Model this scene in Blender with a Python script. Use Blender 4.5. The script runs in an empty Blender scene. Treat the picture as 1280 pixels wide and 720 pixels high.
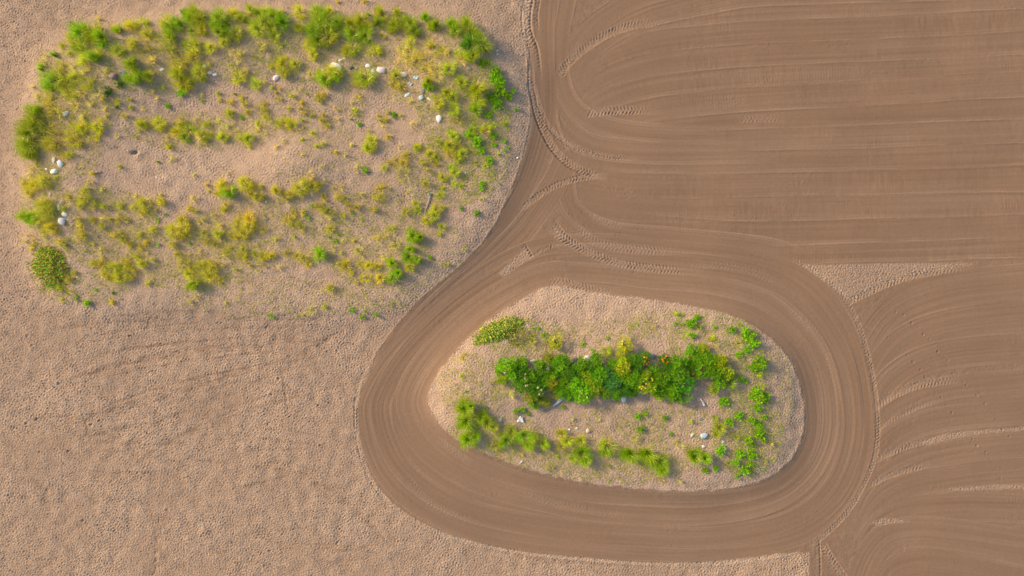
import bpy, math, random
import numpy as np
from mathutils import Vector, Matrix, Euler

random.seed(7)
rng = np.random.default_rng(7)
scene = bpy.context.scene
col = scene.collection
S = 0.06                                   # metres per map unit
def wx(px): return (px - 640.0) * S
def wy(py): return (360.0 - py) * S

# ------------------------------------------------------------------ helpers
def tag(o, label=None, cat=None, group=None, kind=None):
    if label: o['label'] = label
    if cat: o['category'] = cat
    if group: o['group'] = group
    if kind: o['kind'] = kind
    return o

def link(name, me, mat=None, parent=None):
    o = bpy.data.objects.new(name, me)
    col.objects.link(o)
    if mat and me and not me.materials: me.materials.append(mat)
    if parent: o.parent = parent
    return o

def mesh_from(name, V, F, tint=None, smooth=False):
    me = bpy.data.meshes.new(name)
    me.from_pydata([tuple(map(float, v)) for v in V], [], F)
    if tint is not None:
        at = me.attributes.new('tint', 'FLOAT_COLOR', 'POINT')
        t = np.ones((len(V), 4), np.float32); t[:, :3] = np.asarray(tint, np.float32)
        at.data.foreach_set('color', t.ravel())
    if smooth: me.polygons.foreach_set('use_smooth', [True] * len(me.polygons))
    me.update()
    return me

# ------------------------------------------------------------------ the sand as one height map
MX, MY = 70, 60
GW, GH = 1280 + 2 * MX, 720 + 2 * MY
PX, PY = np.meshgrid(np.arange(GW) - MX, np.arange(GH) - MY)
PX = PX.astype(np.float32); PY = PY.astype(np.float32)

def band(lo, hi, seed, ax=1.0, ay=1.0):
    """unit-variance noise with wavelengths lo..hi map units"""
    r = np.random.default_rng(seed).standard_normal((GH, GW))
    fy = np.fft.fftfreq(GH)[:, None] * ay; fx = np.fft.rfftfreq(GW)[None, :] * ax
    f = np.sqrt(fx * fx + fy * fy) + 1e-9
    w = np.exp(-((np.log(f) - np.log(1 / math.sqrt(lo * hi))) / (0.5 * math.log(hi / lo) + .05)) ** 2) / f
    n = np.fft.irfft2(np.fft.rfft2(r) * w, s=(GH, GW))
    n -= n.mean(); return (n / n.std()).astype(np.float32)

def spline(pts, step=0.5, closed=False):
    P = np.array(pts, float)
    if closed: P = np.vstack([P[-1], P, P[0], P[1]])
    else: P = np.vstack([2 * P[0] - P[1], P, 2 * P[-1] - P[-2]])
    out = []
    for i in range(1, len(P) - 2):
        p0, p1, p2, p3 = P[i - 1], P[i], P[i + 1], P[i + 2]
        t = np.linspace(0, 1, 24, endpoint=False)[:, None]
        out.append(.5 * (2 * p1 + (p2 - p0) * t + (2 * p0 - 5 * p1 + 4 * p2 - p3) * t ** 2 + (3 * p1 - p0 - 3 * p2 + p3) * t ** 3))
    out.append(P[-2][None]); Q = np.vstack(out)
    L = np.r_[0, np.cumsum(np.hypot(*np.diff(Q, axis=0).T))]
    s = np.arange(0, L[-1], step)
    return np.c_[np.interp(s, L, Q[:, 0]), np.interp(s, L, Q[:, 1])], s

def inside(poly):
    P = np.array(poly, float); r = np.zeros(PX.shape, bool)
    x0, y0 = P[-1]
    for x1, y1 in P:
        c = ((y0 > PY) != (y1 > PY))
        with np.errstate(divide='ignore', invalid='ignore'):
            xi = (x0 - x1) * (PY - y1) / (y0 - y1 + 1e-12) + x1
        r ^= c & (PX < xi); x0, y0 = x1, y1
    return r

def blur(a, r):
    fy = np.fft.fftfreq(GH)[:, None]; fx = np.fft.rfftfreq(GW)[None, :]
    return np.fft.irfft2(np.fft.rfft2(a) * np.exp(-2 * (math.pi * r) ** 2 * (fx * fx + fy * fy)), s=(GH, GW)).astype(np.float32)

# trampled dry sand: overlapping footprints
lowm = band(60, 200, 3)
n_foot = .95 * band(2.6, 4.2, 1) + .22 * band(5, 10, 11); n_fine = band(2.0, 2.8, 2); n_big = band(14, 40, 4)
FOOT = .018
foot = -np.maximum(n_foot - .1, 0) ** 1.2 + .45 * np.maximum(-n_foot, 0)
H = (FOOT * foot + .009 * n_fine) * (1 + .12 * lowm) + 0.011 * n_big
DRY = 0.86 + .06 * lowm + .05 * n_big
LAB = np.zeros((GH, GW), np.int8)          # 0 trampled sand, 1 raked track, 2 raked field

# where the island sand is loose and less trodden
ISL1 = [(30, 150), (45, 95), (75, 60), (110, 33), (180, 22), (240, 6), (420, 8), (560, 16), (620, 40), (652, 80), (660, 140), (652, 200), (622, 275), (580, 325), (520, 372), (470, 400), (330, 400), (240, 385), (150, 392), (90, 388), (55, 360), (35, 320), (28, 240)]
ISL2 = [(537, 505), (541, 480), (562, 448), (600, 410), (640, 381), (690, 358), (740, 366), (800, 373), (870, 384), (920, 397), (962, 424), (990, 458), (1003, 505), (1000, 548), (978, 582), (940, 603), (880, 612), (800, 610), (720, 600), (640, 578), (580, 553), (550, 530)]
m1 = inside(ISL1); m2 = inside(ISL2)
isl = blur((m1 | m2).astype(np.float32), 8)
H *= (1 - .1 * isl)
DRY += .2 * isl

def gau(cx, cy, sx, sy, a=0):
    c, s = math.cos(a), math.sin(a); u = (PX - cx) * c + (PY - cy) * s; v = -(PX - cx) * s + (PY - cy) * c
    return np.exp(-.5 * ((u / sx) ** 2 + (v / sy) ** 2))
MAC = 0.45 * blur(m1.astype(np.float32), 16) + 0.5 * blur(m2.astype(np.float32), 16)
MAC += .62 * gau(368, 208, 42, 24, -.1) + .25 * gau(440, 235, 60, 30) + .55 * gau(128, 110, 48, 46) + .35 * gau(95, 265, 30, 40) \
     + .4 * gau(560, 90, 40, 40) + .3 * gau(250, 60, 60, 30) - .12 * gau(250, 125, 50, 22) - .15 * gau(480, 140, 50, 25)
MAC += .5 * gau(770, 465, 90, 40) + .35 * gau(600, 470, 40, 50) + .3 * gau(900, 480, 45, 70)
MAC += 0.02 * band(90, 260, 9)

def splat(pts, hw, fn, closed=False, lab=None, step=.5):
    """lay a strip along a curve; fn(s, d, n, m) -> height, alpha, dryness, replace"""
    C, s = spline(pts, step, closed)
    T = np.gradient(C, axis=0); T /= np.maximum(np.hypot(T[:, 0], T[:, 1]), 1e-6)[:, None]
    N = np.c_[-T[:, 1], T[:, 0]]
    d = np.arange(-hw, hw + .01, .5)
    P = C[:, None, :] + d[None, :, None] * N[:, None, :]
    ix = np.rint(P[..., 0]).astype(int) + MX; iy = np.rint(P[..., 1]).astype(int) + MY
    h, a, dr, rep = fn(s[:, None], d[None, :], len(s), len(d), s[-1])
    ok = (ix >= 0) & (ix < GW) & (iy >= 0) & (iy < GH) & (a > .003)
    ix, iy = ix[ok], iy[ok]; a = np.broadcast_to(a, ok.shape)[ok]; h = np.broadcast_to(h, ok.shape)[ok]; dr = np.broadcast_to(dr, ok.shape)[ok]
    if rep: H[iy, ix] = H[iy, ix] * (1 - a) + h * a; DRY[iy, ix] = DRY[iy, ix] * (1 - a) + dr * a
    else:
        H[iy, ix] = H[iy, ix] + h * a; DRY[iy, ix] = DRY[iy, ix] + dr * a
    if lab is not None:
        k = a > .5; LAB[iy[k], ix[k]] = lab

_k = [100]

def smooth_rows(n, m, ls, ld):
    """noise on the strip, ls long, ld wide (in samples)"""
    _k[0] += 1; r = np.random.default_rng(_k[0])
    a = r.standard_normal((max(2, int(n / ls) + 2), max(2, int(m / ld) + 2)))
    yi = np.linspace(0, a.shape[0] - 1.001, n); xi = np.linspace(0, a.shape[1] - 1.001, m)
    y0 = yi.astype(int); x0 = xi.astype(int); fy = (yi - y0)[:, None]; fx = (xi - x0)[None]
    fy = fy * fy * (3 - 2 * fy)
    return (a[y0][:, x0] * (1 - fy) * (1 - fx) + a[y0 + 1][:, x0] * fy * (1 - fx) + a[y0][:, x0 + 1] * (1 - fy) * fx + a[y0 + 1][:, x0 + 1] * fy * fx)

def rake(amp=1.0, ripple=1.0, ridge=(1, 1), soft_ends=(0, 0), ph=0):
    def fn(s, d, n, m, L):
        hw = abs(d[0, 0])
        tex = .0045 * smooth_rows(n, m, 160, 2.6) + .0035 * smooth_rows(n, m, 500, 5) + .004 * smooth_rows(n, m, 60, 40)
        rp = np.sin(2 * math.pi * s / 3.4 + 2.5 * smooth_rows(n, m, 50, 16)) * np.clip(.5 + .5 * smooth_rows(n, m, 160, 30), 0, 1.3)
        rough = .6 * smooth_rows(n, m, 4, 4) * np.clip(smooth_rows(n, m, 90, 14) - .8, 0, 1)
        h = amp * (tex + .0042 * ripple * rp) + .012 * rough
        dr = .10 + .032 * smooth_rows(n, m, 420, 9) + .025 * smooth_rows(n, m, 240, 3) + .016 * smooth_rows(n, m, 90, 30) + 0.03 * random.uniform(-1, 1)
        fade = np.clip(.75 + .6 * smooth_rows(n, m, 120, 400), .15, 1.4)
        for side, k in ((-1, ridge[0]), (1, ridge[1])):
            if k:
                g = np.exp(-((d - side * (hw - 1.6)) / .75) ** 2) * fade * k
                g2 = np.exp(-((d - side * (hw - 4.4)) / .8) ** 2) * fade * k * .45
                h = h + .02 * (g + g2); dr = dr + .34 * (g + g2)
        cross = (smooth_rows(n, m, 5, 26) + .6 * smooth_rows(n, m, 11, 60)) * np.clip(.6 + .5 * smooth_rows(n, m, 130, 40), .1, 1.2)
        dr = dr + .022 * ripple * cross; h = h + .0016 * ripple * cross
        a = np.clip((hw - abs(d)) / 1.0 + .02, 0, 1) * np.ones_like(s)
        if soft_ends[0]: a = a * np.clip(s / soft_ends[0], 0, 1)
        if soft_ends[1]: a = a * np.clip((L - s) / soft_ends[1], 0, 1)
        return h, a, dr, True
    return fn

def tread(depth=1.0, pitch=4.4, ends=(14, 30), rut=(0, 0), dry=.22, wob=.6):
    def fn(s, d, n, m, L):
        hw = abs(d[0, 0]); u = d / hw
        lug = np.sin(2 * math.pi * (s / pitch + abs(u) * .75 + .5 * (u > 0)))
        lug = np.clip(lug * 1.6, -1, 1) * np.clip(1.15 - u * u * 1.1, 0, 1) * np.clip(abs(u) * 5, .25, 1)
        h = depth * (.028 * lug * np.clip(.85 + wob * smooth_rows(n, m, 24, 8), .15, 1.4) + .010 * smooth_rows(n, m, 3, 3) - .02 * np.clip(1 - u * u, 0, 1) + .02 * np.exp(-((abs(u) - .92) / .12) ** 2))
        if rut[0]: h = h - .11 * rut[0] * np.exp(-((u + .72) / .2) ** 2) + .06 * rut[0] * np.exp(-((u + 1.0) / .16) ** 2)
        if rut[1]: h = h - .11 * rut[1] * np.exp(-((u - .72) / .2) ** 2) + .06 * rut[1] * np.exp(-((u - 1.0) / .16) ** 2)
        a = np.ones_like(s) * np.clip((1.0 - abs(u)) * 8 + .25, 0, 1)
        if ends[0]: a = a * np.clip(s / ends[0], 0, 1)
        if ends[1]: a = a * np.clip((L - s) / ends[1], 0, 1)
        return h, a, dry * depth * np.ones_like(a), False
    return fn

# --- raked field, upper right: everything right of the turning track
FIELD = [(690, -70), (1400, -70), (1400, 800), (1012, 800), (1012, 690), (800, 700), (560, 660), (450, 560), (446, 510), (520, 385), (650, 220), (668, 150), (668, 90), (690, 40)]
mf = blur(inside(FIELD).astype(np.float32), .8)
base_r = .0035 * band(3, 7, 21, ax=.15) + .004 * band(8, 30, 22)
H = H * (1 - mf) + mf * base_r
DRY = DRY * (1 - mf) + mf * (.12 + .05 * band(6, 30, 23, ax=.12))
LAB[mf > .5] = 2

# lanes of the field: (y at x=1280+, y at 960, where it bends, end of the bend)
rows = [(-62, -48), (-34, -20), (-4, 7), (10, 25), (38, 53), (67, 81), (88, 108), (120, 138), (149, 160), (178, 187), (206, 215), (240, 245), (267, 276), (296, 307), (322, 330)]
bend_dn = [(735, 30, 700, 70), (722, 38, 702, 74), (745, 52, 705, 96), (760, 58, 708, 92), (765, 92, 722, 132), (760, 108, 726, 136), (758, 120, 722, 148)]
lanes = []
for i in range(len(rows) - 1):
    ya, yb = rows[i]; yc, yd = rows[i + 1]
    e, b = (ya + yc) / 2, (yb + yd) / 2
    hw = (abs(yd - yb) + abs(yc - ya)) / 4 + 1.5
    s = (b - e) / 320
    P = [(1345, e - 65 * s), (1280, e), (1120, (e + b) / 2 + 1.5), (960, b)]
    if i < 2: P += [(880, b + 12), (800, b + 34), (745, b + 66), (712, b + 110)]
    elif b < 150: P += [(880, b + 6), (820, b + 13), (770, b + 26), (735, b + 44), (712, b + 66)]
    elif b < 200: P += [(880, b + 1), (800, b - 1), (760, b - 8), (725, b - 26), (700, b - 56), (684, b - 92)]
    elif b < 262: P += [(880, b + 2), (800, b + 2), (740, b - 4), (700, b - 14)]
    else: P += [(900, b - 2), (830, b - 6), (770, b - 18), (728, b - 40), (700, b - 66)]
    lanes.append((P, hw))
order = [4, 3, 2, 1, 0, 5, 12, 11, 10, 6, 7, 13, 9, 8]
for i in order:
    P, hw = lanes[i]
    splat(P, hw, rake(.75, 1.35, (.12, .1), (0, 60)), lab=2)

# thin spill lines left between neighbouring passes
def spill(k=1.0):
    def fn(s, d, n, m, L):
        c = .5 * smooth_rows(n, 1, 140, 1); u = d - c
        f = np.clip(.8 + .45 * smooth_rows(n, 1, 60, 9), .1, 1.3) * np.clip(s / 5, 0, 1) * np.clip((L - s) / 80, 0, 1) * k
        g = np.exp(-(u / .85) ** 2) + .4 * np.exp(-((u - 3) / .7) ** 2); v = np.exp(-((u + 2.2) / 1.1) ** 2)
        return (.016 * g - .006 * v) * f, np.ones((n, m)), (.27 * g - .06 * v) * f, False
    return fn
for i in range(1, len(rows)):
    e, b = rows[i]; s_ = (b - e) / 320
    P = [(1345, e - 65 * s_), (1280, e), (1120, (e + b) / 2 + random.uniform(-1, 1)), (960, b)]
    if i <= 2: P += [(880, b + 11), (800, b + 30), (750, b + 58)]
    elif b < 150: P += [(880, b + 6), (820, b + 13), (775, b + 24), (745, b + 38)]
    elif b < 262: P += [(880, b + 2), (800, b + 1), (750, b - 3)]
    else: P += [(900, b - 2), (830, b - 6), (775, b - 16)]
    splat(P, 5, spill(random.uniform(.6, 1.1)))
for P, k in [([(712, -5), (706, 20), (699, 50), (697, 85), (703, 108), (716, 130), (728, 140), (750, 152), (800, 163), (900, 165)], 1.1), ([(763, 0), (734, 20), (712, 40), (708, 55)], .8), ([(700, 97), (708, 60), (712, 40), (725, 52), (718, 60)], .5), ([(756, 100), (745, 108), (735, 120), (728, 130)], .9)]:
    splat(P, 5, spill(k))
# fan of passes, lower right
fan = [([(1345, 345), (1280, 352), (1190, 362), (1125, 386), (1090, 425), (1078, 470)], 24),
       ([(1345, 393), (1280, 397), (1190, 408), (1135, 428), (1105, 462), (1096, 500)], 24),
       ([(1345, 430), (1280, 434), (1190, 442), (1140, 458), (1108, 485), (1096, 520)], 20),
       ([(1345, 478), (1280, 483), (1190, 492), (1140, 508), (1105, 535), (1092, 575)], 23),
       ([(1345, 512), (1280, 515), (1190, 522), (1140, 535), (1105, 560), (1090, 590)], 17),
       ([(1345, 562), (1280, 566), (1200, 574), (1140, 590), (1100, 618), (1078, 660)], 26),
       ([(1345, 585), (1280, 588), (1200, 596), (1140, 608), (1100, 632), (1075, 680)], 18),
       ([(1345, 640), (1280, 636), (1200, 634), (1140, 640), (1105, 655), (1080, 690)], 19),
       ([(1345, 690), (1280, 684), (1200, 672), (1140, 668), (1105, 680), (1082, 720), (1078, 770)], 24),
       ([(1345, 740), (1280, 728), (1200, 712), (1150, 708), (1115, 722), (1100, 770)], 22),
       ([(1345, 775), (1280, 765), (1200, 752), (1150, 752), (1120, 775)], 22)]
for P, hw in fan:
    splat(P, hw, rake(.9, .7, (.5, .5), (0, 25)), lab=2)
# turning pass at the left of the field and the way down between the two patches
for P, hw, e in [([(700, -60), (694, 0), (684, 60), (684, 110), (700, 150), (735, 180), (800, 190), (900, 190), (990, 188)], 16, (0, 120)),
              ([(718, -60), (708, 0), (700, 50), (702, 100), (722, 138), (770, 160), (850, 168), (960, 168)], 13, (0, 160)),
              ([(690, -60), (684, 0), (676, 60), (676, 110), (686, 160), (702, 205), (712, 260), (760, 290), (850, 300), (960, 312), (1010, 330)], 16, (0, 60)),
              ]:
    splat(P, hw, rake(1.0, .5, (.8, .8), e), lab=2)
for P, hw in [([(688, -60), (680, 0), (678, 60), (680, 120), (677, 170), (655, 235), (620, 290), (570, 340), (520, 388), (486, 440), (468, 500)], 16),
              ([(712, 190), (690, 235), (655, 285), (610, 330), (560, 372), (518, 415), (495, 460), (487, 510)], 17)]:
    splat(P, hw, rake(1.0, .45, (.6, .8), (0, 60)), lab=1)

# ring round the small patch: passes laid between its inner and its outer edge
OUT = [(446, 505), (447, 540), (458, 585), (478, 617), (512, 645), (560, 668), (620, 683), (700, 694), (800, 702), (900, 702), (980, 690), (1030, 671), (1064, 640), (1084, 602), (1096, 545), (1093, 482), (1081, 432), (1058, 385), (1030, 350), (1000, 330), (950, 315), (890, 307), (830, 303), (770, 296), (720, 296), (670, 305), (620, 328), (570, 362), (520, 404), (478, 448)]
def polar(poly):
    C, _ = spline(poly, 2, True); v = C - np.array([770, 490.])
    th = np.arctan2(v[:, 1], v[:, 0]); r = np.hypot(v[:, 0], v[:, 1]); o = np.argsort(th)
    return lambda q: np.interp(q, th[o], r[o], period=2 * math.pi)
ri, ro = polar(ISL2), polar(OUT)
q = np.linspace(-1.97, 2 * math.pi - 1.97, 72, endpoint=False)
for f, hw in ((.50, 17), (.84, 15.5), (.20, 16.5), (.66, 15), (.36, 13)):
    r = ri(q) * (1 - f) + ro(q) * f + 1.1 * np.sin(3 * q + 9 * f) + .8 * np.sin(7 * q + 21 * f)
    P = np.c_[770 + r * np.cos(q), 490 + r * np.sin(q)]
    splat(P, hw, rake(1.1, .5, (.55, .55)), closed=True, lab=1)
# filler so the whole ring is smooth, then the island edge comes back on top
ang = np.arctan2(PY - 490, PX - 770); rad = np.hypot(PX - 770, PY - 490)
ring = (rad > ri(ang) + 1) & (rad < ro(ang) - 1) & (LAB == 0)
H[ring] = base_r[ring]; DRY[ring] = .15; LAB[ring] = 1
edge_n = .6 * band(10, 40, 31)
back = np.clip((ri(ang) + edge_n + .9 * n_foot + 1.2 - rad) / 2.4, 0, 1)
HT = (FOOT * foot + .009 * n_fine) * .9 + 0.012 * n_big
H = H * (1 - back) + back * HT; DRY = DRY * (1 - back) + back * (1.08 + .06 * n_big); LAB[back > .5] = 0
lip = np.exp(-((rad - ri(ang) - edge_n + 1) / 2.2) ** 2) * (rad < ro(ang)); H += .02 * lip; DRY += .05 * lip
# big patch edge along the track
E1 = [(664, -60), (654, 0), (657, 50), (662, 100), (663, 150), (652, 200), (640, 235), (622, 275), (602, 306), (578, 330), (545, 358), (520, 379), (495, 408), (470, 442), (453, 478), (446, 510), (446, 545), (457, 588), (477, 620), (511, 648), (560, 671), (620, 686), (700, 697), (800, 705), (900, 706), (985, 694), (998, 690), (1003, 697), (1000, 706), (1008, 716), (1004, 728), (1012, 800), (-80, 800), (-80, -80), (664, -80)]
mo = inside(E1); mo_s = np.clip((blur(mo.astype(np.float32), 2.2) - .5) * 1.7 + .5 + .2 * n_foot, 0, 1) * (blur(mo.astype(np.float32), 2.2) > .04)
H0 = (FOOT * foot + .009 * n_fine) * (1 + .12 * lowm) * (1 - .1 * blur(m1.astype(np.float32), 8)) + 0.011 * n_big
D0 = .86 + .06 * lowm + .05 * n_big +   .22 * blur(m1.astype(np.float32), 8)
H = H * (1 - mo_s) + H0 * mo_s; DRY = DRY * (1 - mo_s) + D0 * mo_s; LAB[mo] = 0
le = blur(mo.astype(np.float32), 2); lip = np.exp(-((le - .62) / .2) ** 2); H += .025 * lip * (.7 + .5 * n_foot * (n_foot > 0)) 

# unraked slivers left between passes
for poly in ([(1004, 332), (1090, 330), (1222, 329), (1150, 342), (1105, 357), (1063, 376), (1035, 354)],
             [(624, 342), (640, 326), (656, 312), (664, 322), (646, 334), (630, 346)],
             [(1152, 553), (1180, 543), (1215, 539), (1290, 534), (1290, 536.5), (1225, 542), (1185, 549), (1158, 557)],
             [(1185, 611), (1240, 607), (1290, 607), (1290, 610), (1235, 611.5), (1190, 613)],
             [(1088, 654), (1102, 649), (1120, 649), (1138, 651), (1122, 653), (1100, 656)],
             [(1360, 607), (1290, 607), (1290, 610), (1360, 610)]):
    mk = blur(inside(poly).astype(np.float32), 1.2)
    mk = np.clip(mk * (1.2 + .35 * n_foot), 0, 1)
    H = H * (1 - mk) + mk * (FOOT * foot + .009 * n_fine); DRY = DRY * (1 - mk) + mk * .68; LAB[mk > .5] = 0

# tyre tracks
TR = [([(832, 27), (790, 32), (755, 45), (725, 65), (706, 84), (700, 97)], 6, tread(.85, 4.2, (50, 4))),
      ([(664, -30), (660, 0), (657, 25), (660, 45), (667, 64), (671, 100)], 8, tread(.85, 4.6, (0, 40), (.75, .2))),
      ([(676, -30), (672, 0), (669, 20), (671, 40)], 4, tread(.8, 4.6, (0, 12), (.6, 0))),
      ([(664, 70), (664, 105), (670, 138), (680, 165), (694, 188), (712, 205), (735, 216), (760, 222)], 5.5, tread(.8, 4.0, (25, 30), (0, .7))),
      ([(666, 100), (674, 133), (686, 158), (706, 177), (735, 190), (775, 197), (805, 197)], 3.4, tread(.9, 3.6, (14, 40), (0, .35))),
      ([(652, 262), (672, 246), (695, 232), (720, 224), (745, 220), (762, 219)], 4.5, tread(.85, 4.0, (10, 20), (.2, 0))),
      ([(732, 142), (760, 139), (800, 138), (830, 138)], 6, tread(.9, 4.4, (4, 45))),
      ([(920, 150), (945, 149), (985, 149)], 5, tread(.55, 4.6, (10, 20))),
      ([(690, 278), (702, 293), (716, 304), (742, 318), (775, 329), (820, 336), (880, 340)], 6, tread(.85, 4.2, (8, 60), (.3, 0))),
      ([(688, 284), (694, 292), (706, 301), (722, 311)], 5, tread(.8, 4.2, (6, 14))),
      ([(716, 280), (740, 300), (770, 309), (810, 313), (870, 313)], 6.5, tread(.55, 4.4, (20, 50))),
      ([(732, 266), (748, 275), (765, 281), (790, 284)], 4, tread(.55, 4.2, (10, 24))),
      ([(686, 350), (702, 352), (725, 358), (748, 364), (775, 368)], 5, tread(.8, 4.2, (10, 24))),
      ([(653, 306), (658, 314), (664, 324)], 4.6, tread(1.0, 4.0, (3, 3), (.5, 0))),
      ([(660, 322), (680, 312), (700, 304)], 2.2, tread(.9, 3.6, (4, 8))),
      ([(985, 322), (1008, 333), (1035, 352), (1056, 376), (1072, 405), (1083, 440), (1092, 480), (1096, 520), (1095, 560), (1088, 585), (1075, 613), (1060, 638), (1042, 658), (1022, 675), (1000, 684)], 3.6, tread(.85, 4.2, (20, 40), (.25, 0))),
      ([(1060, 378), (1080, 368), (1110, 355), (1150, 343), (1215, 333)], 5, tread(.95, 4.6, (4, 50))),
      ([(1097, 506), (1120, 492), (1155, 480), (1205, 473)], 6, tread(.8, 4.4, (6, 30))),
      ([(1096, 537), (1120, 521), (1150, 507), (1180, 499)], 4.5, tread(.6, 4.2, (6, 25))),
      ([(1092, 576), (1115, 565), (1140, 556), (1165, 549)], 4.6, tread(.75, 4.4, (6, 14))),
      ([(1085, 607), (1110, 595), (1135, 587), (1168, 579)], 4.6, tread(.75, 4.4, (6, 22))),
      ([(1021, 672), (1022, 695), (1022, 725), (1022, 780)], 4.5, tread(.7, 4.4, (8, 0), (.7, 0))),
      ([(1027, 678), (1036, 695), (1050, 715), (1070, 745), (1090, 780)], 5.5, tread(1.0, 4.2, (8, 0), (.4, 0))),
      ([(546, 546), (565, 562), (590, 580)], 5, tread(.5, 4.4, (10, 14))), ([(640, 612), (690, 628), (745, 640), (800, 648)], 5, tread(.3, 4.6, (20, 30))), ([(985, 382), (1025, 425), (1044, 480), (1046, 520)], 5, tread(.32, 4.6, (20, 30))), ([(860, 330), (930, 336), (990, 362)], 5, tread(.32, 4.6, (20, 30))), ([(500, 585), (540, 630), (600, 655)], 5, tread(.28, 4.6, (20, 30))),
      ([(448, 480), (445, 515), (447, 548), (458, 588), (478, 620), (505, 644)], 3.2, tread(.75, 4.4, (20, 30), (0, .5))),
      ([(505, 644), (560, 671), (620, 685), (700, 696), (800, 704), (900, 705), (985, 693)], 2.6, tread(.5, 5.2, (20, 30)))]
for P, hw, fn in TR: splat(P, hw, fn)

# worn lines in the trampled sand (deeper prints, old wheel lines)
def worn(depth=.05, rough=1.0):
    def fn(s, d, n, m, L):
        hw = abs(d[0, 0]); u = d / hw
        h = (-depth * np.clip(smooth_rows(n, m, 9, 6) + .1, 0, 2) - .25 * depth) * np.exp(-(u * 1.7) ** 2) * rough
        a = np.clip(s / 15, 0, 1) * np.clip((L - s) / 25, 0, 1) * np.clip((1 - abs(u)) * 3, 0, 1)
        return h, a, -.42 * np.exp(-(u * 1.8) ** 2) * np.clip(.5 + .6 * smooth_rows(n, m, 14, 9), 0, 1.2), False
    return fn
WL = []
for k in range(16):                         # old wheel lines fanning across the left
    y0 = 395 + 14 * k + random.uniform(-5, 5); x0 = random.uniform(60, 190); x1 = random.uniform(330, 450); y1 = 392 + 6.5 * k + random.uniform(-6, 6)
    WL.append(([(x0, y0), ((2 * x0 + x1) / 3, y0 * .62 + y1 * .38 - 6), ((x0 + 2 * x1) / 3, y0 * .3 + y1 * .7 - 5), (x1, y1)], random.uniform(1.8, 3), random.uniform(.015, .032)))
for k in range(20):
    x0 = random.uniform(10, 400); y0 = random.uniform(520, 712); WL.append(([(x0, y0), (x0 + 40, y0 + random.uniform(-8, 8)), (x0 + 90, y0 + random.uniform(-14, 14))], 2.2, .025))
for P, hw, dp in [([(352, 450), (354, 480), (362, 525)], 3, .05), ([(235, 583), (265, 578), (302, 582)], 4, .05), ([(98, 587), (140, 592), (190, 591), (235, 588)], 2.5, .035),
                  ([(258, 518), (266, 528), (273, 538)], 3, .05), ([(208, 626), (220, 620), (234, 611)], 2, .04), ([(202, 640), (197, 668), (196, 700), (190, 740)], 7, .06),
                  ([(100, 470), (180, 452), (260, 442), (360, 430), (430, 424)], 3, .03), ([(120, 520), (200, 500), (290, 470), (380, 440), (450, 400)], 4, .03),
                  ([(140, 440), (200, 432), (250, 426)], 2.5, .045), ([(60, 560), (130, 540), (220, 520), (330, 478)], 4, .025), ([(20, 600), (60, 612), (70, 640)], 5, .05),
                  ([(350, 470), (385, 440), (420, 415)], 5, .045), ([(180, 410), (205, 388), (218, 380)], 6, .05), ([(620, 690), (680, 700), (760, 706), (830, 712)], 3, .05),
                  ([(10, 500), (30, 512)], 4, .05), ([(100, 500), (110, 540), (118, 580)], 3, .035), ([(330, 330), (395, 358), (425, 362)], 5, .03),
                  ([(610, 45), (625, 60), (640, 62)], 8, .05), ([(290, 612), (390, 600), (500, 690)], 4, .02)] + WL:
    splat(P, hw * 1.35, worn(dp * .55))

# walkers' prints across the raked field
def pit(px, py, r, dep, ecc=1.5, a=.9):
    x0, x1, y0, y1 = int(px + MX - 3 * r - 3), int(px + MX + 3 * r + 4), int(py + MY - 3 * r - 3), int(py + MY + 3 * r + 4)
    if x0 < 0 or y0 < 0 or x1 > GW or y1 > GH: return
    X = PX[y0:y1, x0:x1] - px; Y = PY[y0:y1, x0:x1] - py
    c, s = math.cos(a), math.sin(a); u = (X * c + Y * s) / ecc; v = -X * s + Y * c; k = np.hypot(u, v) / r
    H[y0:y1, x0:x1] += -dep * np.exp(-k ** 4) + .35 * dep * np.exp(-((k - 1.5) / .4) ** 2)
trailA = [(1120, 390), (1130, 393), (1139, 404), (1147, 407), (1154, 418), (1161, 423), (1166, 433), (1172, 440), (1184, 451), (1194, 463), (1200, 470), (1207, 482), (1221, 495), (1231, 505), (1236, 516), (1246, 525), (1253, 536), (1262, 545)]
trailB = [(1104, 412), (1110, 422), (1126, 437), (1135, 444), (1141, 452), (1150, 462), (1156, 471), (1169, 489), (1176, 497), (1182, 507), (1190, 516), (1196, 525), (1216, 549), (1222, 557), (1232, 566), (1238, 574), (1246, 585), (1250, 598)]
for t in trailA + trailB:
    pit(t[0] + random.uniform(-1, 1), t[1] + random.uniform(-1, 1), random.uniform(1.0, 1.4), random.uniform(.012, .042), random.uniform(1.2, 1.8), random.uniform(.4, 1.5))
    pit(t[0] + random.uniform(-4, 4), t[1] + random.uniform(-4, 4), .9, random.uniform(0, .03))
for _ in range(45):
    pit(random.uniform(20, 440), random.uniform(400, 715), random.uniform(1.0, 1.7), random.uniform(.03, .08), 1.4, random.uniform(0, 3))
for _ in range(60):
    pit(random.uniform(700, 1000), random.uniform(250, 345), random.uniform(.7, 1), random.uniform(.015, .03), 1.3, random.uniform(0, 3))
# the dark hollow
MAC += -.26 * gau(173, 192.5, 2.9, 1.6, -.25) + .05 * gau(178, 195, 3, 3.5)

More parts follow.
